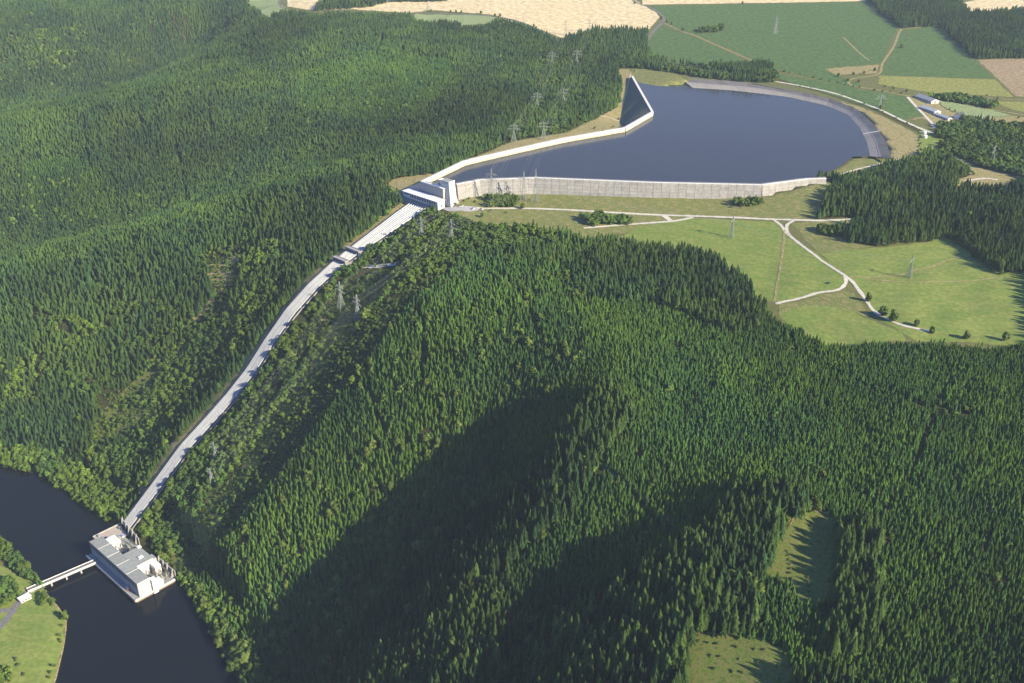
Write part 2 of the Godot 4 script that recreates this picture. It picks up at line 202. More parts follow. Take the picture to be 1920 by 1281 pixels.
const ROADS := [
	["dam_road","chalk",5,[-47,-1267,29,-1268,121,-1255,204,-1242,273,-1234,339,-1220,399,-1209,444,-1212]],
	["dam_road","chalk",4.5,[92,-1201,117,-1207,166,-1218,210,-1223,238,-1234]],
	["dam_road","chalk",7,[199,-1244,207,-1225]],
	["field_track","chalk",4,[340,-1218,345,-1199,347,-1171,363,-1102,381,-1044,386,-1021,386,-988,386,-962,395,-939,408,-921,429,-910]],
	["field_track","chalk",4,[365,-1213,353,-1201,348,-1181,348,-1166]],
	["field_track","chalk",4,[381,-1044,376,-1026,362,-1010,337,-1004,288,-983]],
	["field_track","straw",3,[383,-1041,426,-1041,475,-1060,539,-1098]],
	["field_track","straw",2.5,[400,-1036,444,-1024,504,-1025,555,-1033]],
	["field_track","straw",3,[346,-1185,324,-1107,287,-987]],
	["basin_road","chalk",6,[493,-1931,543,-1887,595,-1820,633,-1727,657,-1637,678,-1575,713,-1554]],
	["wall_path","chalk",2.5,[237,-2006,223,-1922,207,-1838,202,-1765,203,-1728]],
	["bank_path","chalk",2.5,[147,-1758,180,-1746,200,-1737]],
	["country_road","tarmac",6,[-675,-3059,-620,-2767,-569,-2644,-505,-2606,-429,-2597,-350,-2602,-249,-2636,-169,-2621,-78,-2596,-11,-2552,53,-2448,105,-2310,151,-2215]],
	["country_road","tarmac",7,[313,-2985,330,-2789,364,-2694,378,-2604,372,-2531,331,-2407,303,-2299,293,-2208,290,-2125]],
	["field_path","straw",5,[369,-2518,400,-2411,425,-2357,501,-2098,509,-2053]],
	["field_path","straw",5,[1026,-2476,938,-2438,914,-2413,842,-2244,762,-2076,722,-1981,660,-1940,643,-1914,644,-1880,675,-1857,721,-1814,771,-1797,830,-1729,876,-1687]],
	["field_path","straw",4,[854,-1804,893,-1789,957,-1784]],
	["ditch_strip","straw",4,[759,-2341,747,-2200,742,-2101]],
	["farm_road","chalk",5,[718,-1806,710,-1741,699,-1639,692,-1607]],
	["pipe_access_path","chalk",6,[-192,-1170,-165,-1159,-142,-1151]],
	["pipe_access_path","straw",3,[-205,-1180,-190,-1170]],
	["wood_path","chalk",5,[638,-1349,670,-1359,686,-1352]],
	["wood_path","straw",5,[683,-1321,676,-1239]],
	["forest_track","straw",3,[234,-638,246,-636,257,-630]],
	["forest_track","earth",5,[81,-736,89,-723,110,-700,136,-657]],
	["gully_path","straw",3,[-249,-1113,-223,-1096,-199,-1071]],
	["gully_path","straw",3,[-437,-1269,-404,-1260,-373,-1239]],
	["bank_road","tarmac",7,[-536,-727,-526,-776,-524,-794,-523,-823,-520,-835,-515,-841]],
	["bank_road","tarmac",6,[-568,-794,-532,-799,-525,-802]],
	["wall_end_path","chalk",3,[439,-1342,483,-1382,532,-1415,581,-1442]],
	["bank_edge","straw",3.5,[-517,-848,-501,-830,-480,-808,-463,-786,-452,-751,-441,-703,-434,-671]],
	["bank_edge","straw",3,[-459,-940,-468,-945,-479,-948]],
]
const PYLONS := [
	["twin",-28,-1295,45.1],
	["single",16,-1295,42.1],
	["narrow",32,-1293,46.5],
	["flat",3,-1565,30.2],
	["flat",51,-1579,30.5],
	["flat",45,-1769,30.3],
	["flat",93,-1792,31.6],
	["flat",82,-2067,33.1],
	["flat",133,-2078,34.3],
	["flat",124,-2373,33.4],
	["flat",181,-2396,31.2],
	["twin",611,-2377,41.7],
	["twin",644,-1734,22.3],
	["twin",702,-1412,35.0],
	["small",275,-1168,28.9],
	["small",451,-1037,28.0],
	["twin",-116,-1193,31.7],
	["twin",-76,-1165,32.5],
	["twin",-211,-1111,37.3],
	["twin",-184,-1068,34.9],
	["twin",-346,-969,27.3],
	["twin",-345,-941,23.5],
	["small",-218,-2677,17.1],
]

const PIPE_TOP := Vector2(-125.7, -1285.3)
const PIPE_DOWN := Vector2(-0.6845, 0.729)
const PIPE_RIGHT := Vector2(0.729, 0.6845)
const PIPE_S := [-4.0, 30.0, 80.0, 118.0, 140.0, 185.0, 222.0, 258.0, 289.0, 320.0, 352.0, 391.0, 432.0, 480.0]
const PIPE_H := [284.2, 275.5, 261.0, 249.5, 242.5, 222.5, 200.0, 170.0, 141.0, 119.0, 99.5, 77.0, 44.5, 8.0]
const PIPE_W := [36.5, 33.0, 26.5, 22.5, 20.5, 19.4, 19.0, 18.6, 18.2, 17.8, 17.5, 17.2, 17.0, 16.6]
const CELL := 10.0
const ORIGIN_X := -1600.0
const ORIGIN_Z := -3700.0
const COLS := 371
const ROWS := 361
const MASK := 4.0
const MASK_W := 930
const MASK_H := 890

var names := {}
var rng := RandomNumberGenerator.new()
var hmap := PackedFloat32Array()
var mask := PackedByteArray()
var knots := PackedVector3Array()
var weights := PackedFloat64Array()
var base_h := 0.0
var mats := {}

# ------------------------------------------------------------------ helpers
func numbered(n: String) -> String:
	if not names.has(n):
		names[n] = 0
		return n
	names[n] += 1
	return "%s_%03d" % [n, names[n]]

func thing(called: String, label: String, category: String, pos := Vector3.ZERO, turn := 0.0, group := "") -> Node3D:
	var o := Node3D.new()
	o.name = numbered(called)
	add_child(o)
	o.position = pos
	o.rotation.y = turn
	tag(o, label, category, group)
	return o

func tag(o: Node, label: String, category: String, group := "") -> void:
	o.set_meta("label", label)
	o.set_meta("category", category)
	if group != "":
		o.set_meta("group", group)

func part(called: String, mesh: Mesh, m: Material, parent: Node) -> MeshInstance3D:
	var o := MeshInstance3D.new()
	o.name = called
	o.mesh = mesh
	o.material_override = m
	parent.add_child(o, true)
	return o

func solo(called: String, mesh: Mesh, m: Material) -> MeshInstance3D:
	var o := MeshInstance3D.new()
	o.name = numbered(called)
	o.mesh = mesh
	o.material_override = m
	add_child(o)
	return o

func structure(called: String, mesh: Mesh, m: Material) -> MeshInstance3D:
	var o := solo(called, mesh, m)
	o.set_meta("kind", "structure")
	return o

func begin() -> SurfaceTool:
	var st := SurfaceTool.new()
	st.begin(Mesh.PRIMITIVE_TRIANGLES)
	return st

func done(st: SurfaceTool) -> ArrayMesh:
	st.generate_normals()
	return st.commit()

func tri(st: SurfaceTool, a: Vector3, b: Vector3, c: Vector3) -> void:
	st.set_smooth_group(-1)
	st.add_vertex(a)
	st.add_vertex(b)
	st.add_vertex(c)

# a quad whose front looks away from `inside`
func quad(st: SurfaceTool, a: Vector3, b: Vector3, c: Vector3, d: Vector3, inside: Vector3) -> void:
	var n := (b - a).cross(c - a)
	if n.dot((a + b + c + d) * 0.25 - inside) > 0.0:
		tri(st, a, c, b)
		tri(st, a, d, c)
	else:
		tri(st, a, b, c)
		tri(st, a, c, d)

# eight corners: bottom ring then top ring
func hexa(st: SurfaceTool, p: Array) -> void:
	var mid := Vector3.ZERO
	for v in p:
		mid += v
	mid /= 8.0
	quad(st, p[0], p[1], p[2], p[3], mid)
	quad(st, p[4], p[5], p[6], p[7], mid)
	for k in 4:
		var n := (k + 1) % 4
		quad(st, p[k], p[n], p[n + 4], p[k + 4], mid)

func box(st: SurfaceTool, a: Vector3, b: Vector3) -> void:
	hexa(st, [Vector3(a.x, a.y, a.z), Vector3(b.x, a.y, a.z), Vector3(b.x, a.y, b.z), Vector3(a.x, a.y, b.z), Vector3(a.x, b.y, a.z), Vector3(b.x, b.y, a.z), Vector3(b.x, b.y, b.z), Vector3(a.x, b.y, b.z)])

func box_mesh(a: Vector3, b: Vector3) -> ArrayMesh:
	var st := begin()
	box(st, a, b)
	return done(st)

func bar(st: SurfaceTool, a: Vector3, b: Vector3, w: float) -> void:
	var f := (b - a).normalized()
	var s := f.cross(Vector3.UP if absf(f.y) < 0.9 else Vector3.RIGHT).normalized() * w * 0.5
	var u := s.cross(f).normalized() * w * 0.5
	hexa(st, [a - s - u, a + s - u, a + s + u, a - s + u, b - s - u, b + s - u, b + s + u, b - s + u])

func cyl(st: SurfaceTool, c: Vector3, r0: float, r1: float, h: float, n := 10, cap := true) -> void:
	for k in n:
		var a := TAU * k / n
		var b := TAU * (k + 1) / n
		var p := c + Vector3(cos(a) * r0, 0, sin(a) * r0)
		var q := c + Vector3(cos(b) * r0, 0, sin(b) * r0)
		var p2 := c + Vector3(cos(a) * r1, h, sin(a) * r1)
		var q2 := c + Vector3(cos(b) * r1, h, sin(b) * r1)
		quad(st, p, q, q2, p2, c + Vector3(0, h * 0.5, 0))
		if cap:
			tri(st, p2, q2, c + Vector3(0, h, 0))

# a round tube along points, smooth
func tube(points: PackedVector3Array, radii: PackedFloat32Array, n := 12) -> ArrayMesh:
	var v := PackedVector3Array()
	var nn := PackedVector3Array()
	var idx := PackedInt32Array()
	for i in points.size():
		var f := (points[mini(i + 1, points.size() - 1)] - points[maxi(i - 1, 0)]).normalized()
		var s := f.cross(Vector3.UP).normalized()
		var u := s.cross(f)
		for k in n:
			var a := TAU * k / n
			var d := s * cos(a) + u * sin(a)
			v.append(points[i] + d * radii[i])
			nn.append(d)
	for i in points.size() - 1:
		for k in n:
			var a := i * n + k
			var b := i * n + (k + 1) % n
			idx.append_array([a, b, a + n, b, b + n, a + n])
	var arrays := []
	arrays.resize(Mesh.ARRAY_MAX)
	arrays[Mesh.ARRAY_VERTEX] = v
	arrays[Mesh.ARRAY_NORMAL] = nn
	arrays[Mesh.ARRAY_INDEX] = idx
	var m := ArrayMesh.new()
	m.add_surface_from_arrays(Mesh.PRIMITIVE_TRIANGLES, arrays)
	return m

func noise_texture(freq: float, cols: Array, octaves := 4, seed_ := 1, kind := FastNoiseLite.TYPE_SIMPLEX_SMOOTH) -> NoiseTexture2D:
	var n := FastNoiseLite.new()
	n.noise_type = kind
	n.seed = seed_
	n.frequency = freq
	n.fractal_octaves = octaves
	var g := Gradient.new()
	var offs := PackedFloat32Array()
	var cc := PackedColorArray()
	for i in cols.size():
		offs.append(0.22 + 0.56 * i / maxf(1.0, cols.size() - 1))
		cc.append(cols[i])
	g.offsets = offs
	g.colors = cc
	var t := NoiseTexture2D.new()
	t.width = 512
	t.height = 512
	t.seamless = true
	t.noise = n
	t.color_ramp = g
	return t

func bump_texture(freq: float, strength: float, seed_ := 5) -> NoiseTexture2D:
	var n := FastNoiseLite.new()
	n.seed = seed_
	n.frequency = freq
	n.fractal_octaves = 4
	var t := NoiseTexture2D.new()
	t.width = 512
	t.height = 512
	t.seamless = true
	t.noise = n
	t.as_normal_map = true
	t.bump_strength = strength
	return t

func lin(r: float, g: float, b: float) -> Color:
	return Color(r, g, b).linear_to_srgb()

func plain(r: float, g: float, b: float, rough := 0.85) -> StandardMaterial3D:
	var m := StandardMaterial3D.new()
	m.albedo_color = lin(r, g, b)
	m.roughness = rough
	m.metallic_specular = 0.3
	return m

# an uneven surface: colours by world position (linear values given), a coarse pattern times a fine one
func rough_surface(cols: Array, size: float, fine: float, seed_: int, contrast := 0.25, rough := 0.95) -> StandardMaterial3D:
	var m := StandardMaterial3D.new()
	var cc := []
	for c in cols:
		cc.append(lin(c[0], c[1], c[2]))
	m.albedo_texture = noise_texture(0.012, cc, 5, seed_)
	m.uv1_triplanar = true
	m.uv1_world_triplanar = true
	m.uv1_scale = Vector3.ONE / size
	m.detail_enabled = true
	m.detail_blend_mode = BaseMaterial3D.BLEND_MODE_MUL
	m.detail_uv_layer = BaseMaterial3D.DETAIL_UV_2
	m.uv2_triplanar = true
	m.uv2_world_triplanar = true
	m.uv2_scale = Vector3.ONE / fine
	var lo := 1.0 - contrast
	var key := "fine_%d_%d" % [roundi(contrast * 20.0), seed_ % 3]
	if not mats.has(key):
		mats[key] = noise_texture(0.03, [Color(lo, lo, lo), Color(1, 1, 1)], 4, seed_ + 50)
	m.detail_albedo = mats[key]
	m.roughness = rough
	m.metallic_specular = 0.15
	return m

# a field with its working direction along U
func field_surface(cols: Array, along: float, across: float, blotch: float, seed_: int, contrast := 0.2) -> StandardMaterial3D:
	var m := rough_surface(cols, 1.0, blotch, seed_, contrast)
	m.uv1_triplanar = false
	m.uv1_world_triplanar = false
	m.uv1_scale = Vector3(1.0 / along, 1.0 / across, 1)
	return m

# ------------------------------------------------------------------ terrain
func solve_relief() -> void:
	for key in RELIEF:
		var a: Array = RELIEF[key]
		for i in a.size() / 3:
			knots.append(Vector3(a[i * 3] / 1000.0, a[i * 3 + 2], a[i * 3 + 1] / 1000.0))
	var n := knots.size()
	var w := n + 2
	var m: Array[PackedFloat64Array] = []
	for i in n + 1:
		var row := PackedFloat64Array()
		row.resize(w)
		if i < n:
			for j in n:
				row[j] = -Vector2(knots[i].x - knots[j].x, knots[i].z - knots[j].z).length()
			row[i] += 0.004
			row[n] = 1.0
			row[n + 1] = knots[i].y
		else:
			for j in n:
				row[j] = 1.0
		m.append(row)
	for c in n + 1:
		var best := c
		for r in range(c + 1, n + 1):
			if absf(m[r][c]) > absf(m[best][c]):
				best = r
		var t := m[c]
		m[c] = m[best]
		m[best] = t
		var pivot := m[c]
		var inv := 1.0 / pivot[c]
		for r in range(c + 1, n + 1):
			var row := m[r]
			var f := row[c] * inv
			if f != 0.0:
				for k in range(c, w):
					row[k] -= f * pivot[k]
				m[r] = row
	weights.resize(n + 1)
	for r in range(n, -1, -1):
		var s := m[r][n + 1]
		for k in range(r + 1, n + 1):
			s -= m[r][k] * weights[k]
		weights[r] = s / m[r][r]
	base_h = weights[n]

func relief(x: float, z: float) -> float:
	var s := base_h
	var p := Vector2(x, z) / 1000.0
	for k in knots.size():
		s -= weights[k] * p.distance_to(Vector2(knots[k].x, knots[k].z))
	return s

func ring(key: String) -> PackedVector2Array:
	return flat(GROUNDS[key])

func flat(a: Array) -> PackedVector2Array:
	var r := PackedVector2Array()
	for i in a.size() / 2:
		r.append(Vector2(a[i * 2], a[i * 2 + 1]))
	return r

func edge_distance(p: Vector2, poly: PackedVector2Array) -> float:
	var d := 1e9
	for i in poly.size():
		d = minf(d, p.distance_to(Geometry2D.get_closest_point_to_segment(p, poly[i], poly[(i + 1) % poly.size()])))
	return -d if Geometry2D.is_point_in_polygon(p, poly) else d

func along(list: Array, s: float) -> float:
	for i in PIPE_S.size() - 1:
		if s <= PIPE_S[i + 1] or i == PIPE_S.size() - 2:
			var t := clampf((s - PIPE_S[i]) / (PIPE_S[i + 1] - PIPE_S[i]), -0.2, 1.2)
			return lerpf(list[i], list[i + 1], t)
	return 0.0

func build_height() -> void:
	solve_relief()
	var step := 20.0
	var cw := 187
	var ch := 182
	var coarse := PackedFloat32Array()
	coarse.resize(cw * ch)
	for j in ch:
		for i in cw:
			coarse[j * cw + i] = relief(ORIGIN_X + i * step, ORIGIN_Z + j * step)
	var river := ring("river")
	var basin := ring("basin_floor")
	var lumps := FastNoiseLite.new()
	lumps.seed = 4
	lumps.frequency = 1.0 / 70.0
	lumps.fractal_octaves = 3
	hmap.resize(COLS * ROWS)
	for j in ROWS:
		var z := ORIGIN_Z + j * CELL
		for i in COLS:
			var x := ORIGIN_X + i * CELL
			var fi := mini(i / 2, cw - 2)
			var fj := mini(j / 2, ch - 2)
			var u := i * 0.5 - fi
			var v := j * 0.5 - fj
			var o := fj * cw + fi
			var h := lerpf(lerpf(coarse[o], coarse[o + 1], u), lerpf(coarse[o + cw], coarse[o + cw + 1], u), v)
			h = maxf(h, 1.6)
			var p := Vector2(x, z)
			if x < -100.0 and z > -1300.0 and z < -350.0 and h < 60.0:
				var d := edge_distance(p, river)
				if d < 40.0:
					h = minf(h, clampf(d * 0.3, -3.0, 20.0))
				if d > 0.0:
					h = maxf(h, minf(1.6, d * 0.3))
			var q := p - PIPE_TOP
			var s := q.dot(PIPE_DOWN)
			var side := absf(q.dot(PIPE_RIGHT))
			var strip := false
			if s > -8.0 and s < 490.0:
				var half := along(PIPE_W, s) * 0.5
				var f := 1.0 - smoothstep(half + 4.0, half + 20.0, side)
				if f > 0.0:
					h = lerpf(h, along(PIPE_H, s) - 2.6, f)
					strip = true
			if s > -24.0 and s < 3.0 and side < 52.0:
				h = minf(h, 285.5)
				strip = true
			var pa := (p - Vector2(-401.7, -816.4)).dot(Vector2(-0.7364, -0.6766))
			var pb := (p - Vector2(-401.7, -816.4)).dot(Vector2(0.6766, -0.7364))
			if pa > -4.0 and pa < 138.0 and pb > -8.0 and pb < 49.0:
				h = minf(h, 2.5)
			if x > -150.0 and x < 700.0 and z > -2020.0 and z < -1240.0:
				if Geometry2D.is_point_in_polygon(p, basin):
					h = clampf(minf(h, 303.4) + edge_distance(p, basin) * 0.25, 288.5, 303.4) if x > 430.0 and z > -1470.0 else 288.5
			elif not strip and h > 6.0 and (x < -150.0 or z > -1100.0):
				h += lumps.get_noise_2d(x, z) * 2.5
			hmap[j * COLS + i] = h

func height(x: float, z: float) -> float:
	var fx := clampf((x - ORIGIN_X) / CELL, 0.0, COLS - 1.001)
	var fz := clampf((z - ORIGIN_Z) / CELL, 0.0, ROWS - 1.001)
	var i := int(fx)
	var j := int(fz)
	var u := fx - i
	var v := fz - j
	var o := j * COLS + i
	var a := hmap[o]
	var d := hmap[o + COLS + 1]
	if u >= v:
		var b := hmap[o + 1]
		return a + (b - a) * u + (d - b) * v
	var c := hmap[o + COLS]
	return a + (c - a) * v + (d - c) * u

func ground_at(x: float, z: float) -> Vector3:
	return Vector3(x, height(x, z), z)

func slope_normal(x: float, z: float) -> Vector3:
	var e := 8.0
	return Vector3(height(x - e, z) - height(x + e, z), 2.0 * e, height(x, z - e) - height(x, z + e)).normalized()

func build_ground() -> void:
	var out := [150.0, 400.0, 900.0, 2000.0, 4500.0, 10000.0, 22000.0]
	var xs := PackedFloat32Array()
	var zs := PackedFloat32Array()
	for k in range(out.size() - 1, -1, -1):
		xs.append(ORIGIN_X - out[k])
		zs.append(ORIGIN_Z - out[k])
	var k0 := out.size()
	for i in COLS:
		xs.append(ORIGIN_X + i * CELL)
	for j in ROWS:
		zs.append(ORIGIN_Z + j * CELL)
	for d in out:
		xs.append(ORIGIN_X + (COLS - 1) * CELL + d)
		zs.append(ORIGIN_Z + (ROWS - 1) * CELL + d)
	var v := PackedVector3Array()
	var nn := PackedVector3Array()
	var idx := PackedInt32Array()
	var w := xs.size()
	for j in zs.size():
		for i in w:
			var cx := clampf(xs[i], ORIGIN_X, ORIGIN_X + (COLS - 1) * CELL)
			var cz := clampf(zs[j], ORIGIN_Z, ORIGIN_Z + (ROWS - 1) * CELL)
			v.append(Vector3(xs[i], height(cx, cz), zs[j]))
			nn.append(slope_normal(cx, cz))
	for j in zs.size() - 1:
		for i in w - 1:
			var a := j * w + i
			idx.append_array([a, a + 1, a + w + 1, a, a + w + 1, a + w])
	var arrays := []
	arrays.resize(Mesh.ARRAY_MAX)
	arrays[Mesh.ARRAY_VERTEX] = v
	arrays[Mesh.ARRAY_NORMAL] = nn
	arrays[Mesh.ARRAY_INDEX] = idx
	var m := ArrayMesh.new()
	m.add_surface_from_arrays(Mesh.PRIMITIVE_TRIANGLES, arrays)
	structure("ground", m, mats.floor)

# a sheet that follows the ground inside a polygon, `lift` above it
func drape(poly: PackedVector2Array, lift: float, turn_degrees: float) -> ArrayMesh:
	var lo := poly[0]
	var hi := poly[0]
	for p in poly:
		lo = lo.min(p)
		hi = hi.max(p)
	var i0 := maxi(0, int((lo.x - ORIGIN_X) / CELL))
	var i1 := mini(COLS - 2, int((hi.x - ORIGIN_X) / CELL))
	var j0 := maxi(0, int((lo.y - ORIGIN_Z) / CELL))
	var j1 := mini(ROWS - 2, int((hi.y - ORIGIN_Z) / CELL))
	var rim := {}
	for k in poly.size():
		var a := poly[k]
		var b := poly[(k + 1) % poly.size()]
		var n := maxi(1, int(a.distance_to(b) / 1.5))
		for s in n + 1:
			var p := a.lerp(b, float(s) / n)
			rim[Vector2i(int((p.x - ORIGIN_X) / CELL), int((p.y - ORIGIN_Z) / CELL))] = true
	var v := PackedVector3Array()
	var nn := PackedVector3Array()
	var uv := PackedVector2Array()
	var idx := PackedInt32Array()
	var ct := cos(deg_to_rad(turn_degrees))
	var sn := sin(deg_to_rad(turn_degrees))
	for j in range(j0, j1 + 1):
		for i in range(i0, i1 + 1):
			var x := ORIGIN_X + i * CELL
			var z := ORIGIN_Z + j * CELL
			var pieces := []
			var t1 := PackedVector2Array([Vector2(x, z), Vector2(x + CELL, z), Vector2(x + CELL, z + CELL)])
			var t2 := PackedVector2Array([Vector2(x, z), Vector2(x + CELL, z + CELL), Vector2(x, z + CELL)])
			if rim.has(Vector2i(i, j)):
				pieces.append_array(Geometry2D.intersect_polygons(t1, poly))
				pieces.append_array(Geometry2D.intersect_polygons(t2, poly))
			elif Geometry2D.is_point_in_polygon(Vector2(x + CELL * 0.5, z + CELL * 0.5), poly):
				pieces = [t1, t2]
			for piece in pieces:
				var at := v.size()
				for p in piece:
					v.append(Vector3(p.x, height(p.x, p.y) + lift, p.y))
					nn.append(slope_normal(p.x, p.y))
					uv.append(Vector2(p.x * ct + p.y * sn, -p.x * sn + p.y * ct))
				var t := PackedInt32Array([0, 1, 2]) if piece.size() == 3 else Geometry2D.triangulate_polygon(piece)
				for k in t.size() / 3:
					var a := t[k * 3]
					var b := t[k * 3 + 1]
					var c := t[k * 3 + 2]
					if (piece[b] - piece[a]).cross(piece[c] - piece[a]) < 0.0:
						idx.append_array([at + a, at + c, at + b])
					else:
						idx.append_array([at + a, at + b, at + c])
	if idx.is_empty():
		return null
	var arrays := []
	arrays.resize(Mesh.ARRAY_MAX)
	arrays[Mesh.ARRAY_VERTEX] = v
	arrays[Mesh.ARRAY_NORMAL] = nn
	arrays[Mesh.ARRAY_TEX_UV] = uv
	arrays[Mesh.ARRAY_INDEX] = idx
	var m := ArrayMesh.new()
	m.add_surface_from_arrays(Mesh.PRIMITIVE_TRIANGLES, arrays)
	return m

# uneven outline: extra points on each edge pushed sideways a little
func fray(poly: PackedVector2Array, amount: float, every: float) -> PackedVector2Array:
	var r := PackedVector2Array()
	for k in poly.size():
		var a := poly[k]
		var b := poly[(k + 1) % poly.size()]
		var n := maxi(1, int(a.distance_to(b) / every))
		var side := (b - a).normalized().orthogonal()
		for s in n:
			r.append(a.lerp(b, float(s) / n) + (side * rng.randf_range(-amount, amount) if s > 0 else Vector2.ZERO))
	return r

func smooth_line(p: PackedVector2Array) -> PackedVector2Array:
	var c := Curve2D.new()
	for k in p.size():
		var t := (p[mini(k + 1, p.size() - 1)] - p[maxi(k - 1, 0)]) * 0.16
		c.add_point(p[k], -t, t)
	c.bake_interval = 5.0
	return c.get_baked_points()

func road_mesh(line: PackedVector2Array, width: float, lift: float) -> ArrayMesh:
	var p := smooth_line(line)
	var left := PackedVector2Array()
	var right := PackedVector2Array()
	for k in p.size():
		var d := (p[mini(k + 1, p.size() - 1)] - p[maxi(k - 1, 0)]).normalized().orthogonal()
		var w := width * 0.5 * rng.randf_range(0.78, 1.2)
		left.append(p[k] + d * w)
		right.append(p[k] - d * w)
	var v := PackedVector3Array()
	var nn := PackedVector3Array()
	var uv := PackedVector2Array()
	var idx := PackedInt32Array()
	for k in p.size():
		for s in 5:
			var q := left[k].lerp(right[k], s / 4.0)
			v.append(Vector3(q.x, height(q.x, q.y) + lift, q.y))
			nn.append(slope_normal(q.x, q.y))
			uv.append(Vector2(k * 5.0, s * width / 4.0))
	for k in p.size() - 1:
		for s in 4:
			var a := k * 5 + s
			var e1 := Vector2(v[a + 1].x - v[a].x, v[a + 1].z - v[a].z)
			var e2 := Vector2(v[a + 5].x - v[a].x, v[a + 5].z - v[a].z)
			if e1.cross(e2) > 0.0:
				idx.append_array([a, a + 1, a + 5, a + 1, a + 6, a + 5])
			else:
				idx.append_array([a, a + 5, a + 1, a + 1, a + 5, a + 6])
	var arrays := []
	arrays.resize(Mesh.ARRAY_MAX)
	arrays[Mesh.ARRAY_VERTEX] = v
	arrays[Mesh.ARRAY_NORMAL] = nn
	arrays[Mesh.ARRAY_TEX_UV] = uv
	arrays[Mesh.ARRAY_INDEX] = idx
	var m := ArrayMesh.new()
	m.add_surface_from_arrays(Mesh.PRIMITIVE_TRIANGLES, arrays)
	return m

func sheet(poly: PackedVector2Array, y: float) -> ArrayMesh:
	var st := begin()
	var t := Geometry2D.triangulate_polygon(poly)
	for k in t.size() / 3:
		var a := poly[t[k * 3]]
		var b := poly[t[k * 3 + 1]]
		var c := poly[t[k * 3 + 2]]
		if (b - a).cross(c - a) < 0.0:
			var q := b
			b = c
			c = q
		tri(st, Vector3(a.x, y, a.y), Vector3(b.x, y, b.y), Vector3(c.x, y, c.y))
	return done(st)

# ------------------------------------------------------------------ what grows where
enum {OPEN, OLD, YOUNG, LEAFY, SCRUB, MIXED, FAR, MEDIUM}
const KIND := {"old": OLD, "young": YOUNG, "leafy": LEAFY, "scrub": SCRUB, "mixed": MIXED, "medium": MEDIUM}

func fill_mask(poly: PackedVector2Array, value: int) -> void:
	var lo := poly[0].y
	var hi := poly[0].y
	for p in poly:
		lo = minf(lo, p.y)
		hi = maxf(hi, p.y)
	for j in range(maxi(0, int((lo - ORIGIN_Z) / MASK)), mini(MASK_H - 1, int((hi - ORIGIN_Z) / MASK)) + 1):
		var z := ORIGIN_Z + (j + 0.5) * MASK
		var cuts := PackedFloat32Array()
		for k in poly.size():
			var a := poly[k]
			var b := poly[(k + 1) % poly.size()]
			if (a.y > z) != (b.y > z):
				cuts.append(a.x + (b.x - a.x) * (z - a.y) / (b.y - a.y))
		cuts.sort()
		for k in cuts.size() / 2:
			for i in range(maxi(0, int((cuts[k * 2] - ORIGIN_X) / MASK + 0.5)), mini(MASK_W - 1, int((cuts[k * 2 + 1] - ORIGIN_X) / MASK - 0.5)) + 1):
				mask[j * MASK_W + i] = value

func build_mask() -> void:
	mask.resize(MASK_W * MASK_H)
	mask.fill(FAR)
	for key in GROUNDS:
		var name_: String = key
		if name_.begins_with("wood_"):
			fill_mask(ring(name_), KIND[name_.get_slice("_", 1)])
		elif name_.begins_with("open_"):
			fill_mask(ring(name_), OPEN)
	for k in 59:
		var s0 := k * 8.0
		var a := along(PIPE_W, s0) * 0.5
		var b := along(PIPE_W, s0 + 8.0) * 0.5
		var strips := [[a + 9.0, b + 9.0, a + 27.0, b + 24.0, LEAFY], [-a - 11.0, -b - 11.0, a + 9.5, b + 9.5, OPEN]]
		for e in strips:
			if e[4] == LEAFY and s0 < 8.0:
				continue
			fill_mask(PackedVector2Array([PIPE_TOP + PIPE_DOWN * s0 + PIPE_RIGHT * e[0], PIPE_TOP + PIPE_DOWN * (s0 + 8.0) + PIPE_RIGHT * e[1], PIPE_TOP + PIPE_DOWN * (s0 + 8.0) + PIPE_RIGHT * e[3], PIPE_TOP + PIPE_DOWN * s0 + PIPE_RIGHT * e[2]]), e[4])
	fill_mask(PackedVector2Array([PIPE_TOP + PIPE_RIGHT * -46.0 + PIPE_DOWN * 6.0, PIPE_TOP + PIPE_RIGHT * 60.0 + PIPE_DOWN * 4.0, PIPE_TOP + PIPE_RIGHT * 60.0 - PIPE_DOWN * 40.0, PIPE_TOP - PIPE_RIGHT * 46.0 - PIPE_DOWN * 30.0]), OPEN)
	for key in ["near_wall", "long_wall"]:
		for band in Geometry2D.offset_polyline(ring(key), 16.0 if key == "near_wall" else 9.0):
			fill_mask(band, OPEN)
	for key in GROUNDS:
		if String(key).begins_with("lane_"):
			for band in Geometry2D.offset_polyline(ring(key), 2.6):
				fill_mask(band, OPEN)
	fill_mask(ring("river"), OPEN)
	fill_mask(ring("basin_floor"), OPEN)

func grown(x: float, z: float) -> int:
	var i := int((x - ORIGIN_X) / MASK)
	var j := int((z - ORIGIN_Z) / MASK)
	if i < 0 or j < 0 or i >= MASK_W or j >= MASK_H:
		return OPEN
	return mask[j * MASK_W + i]

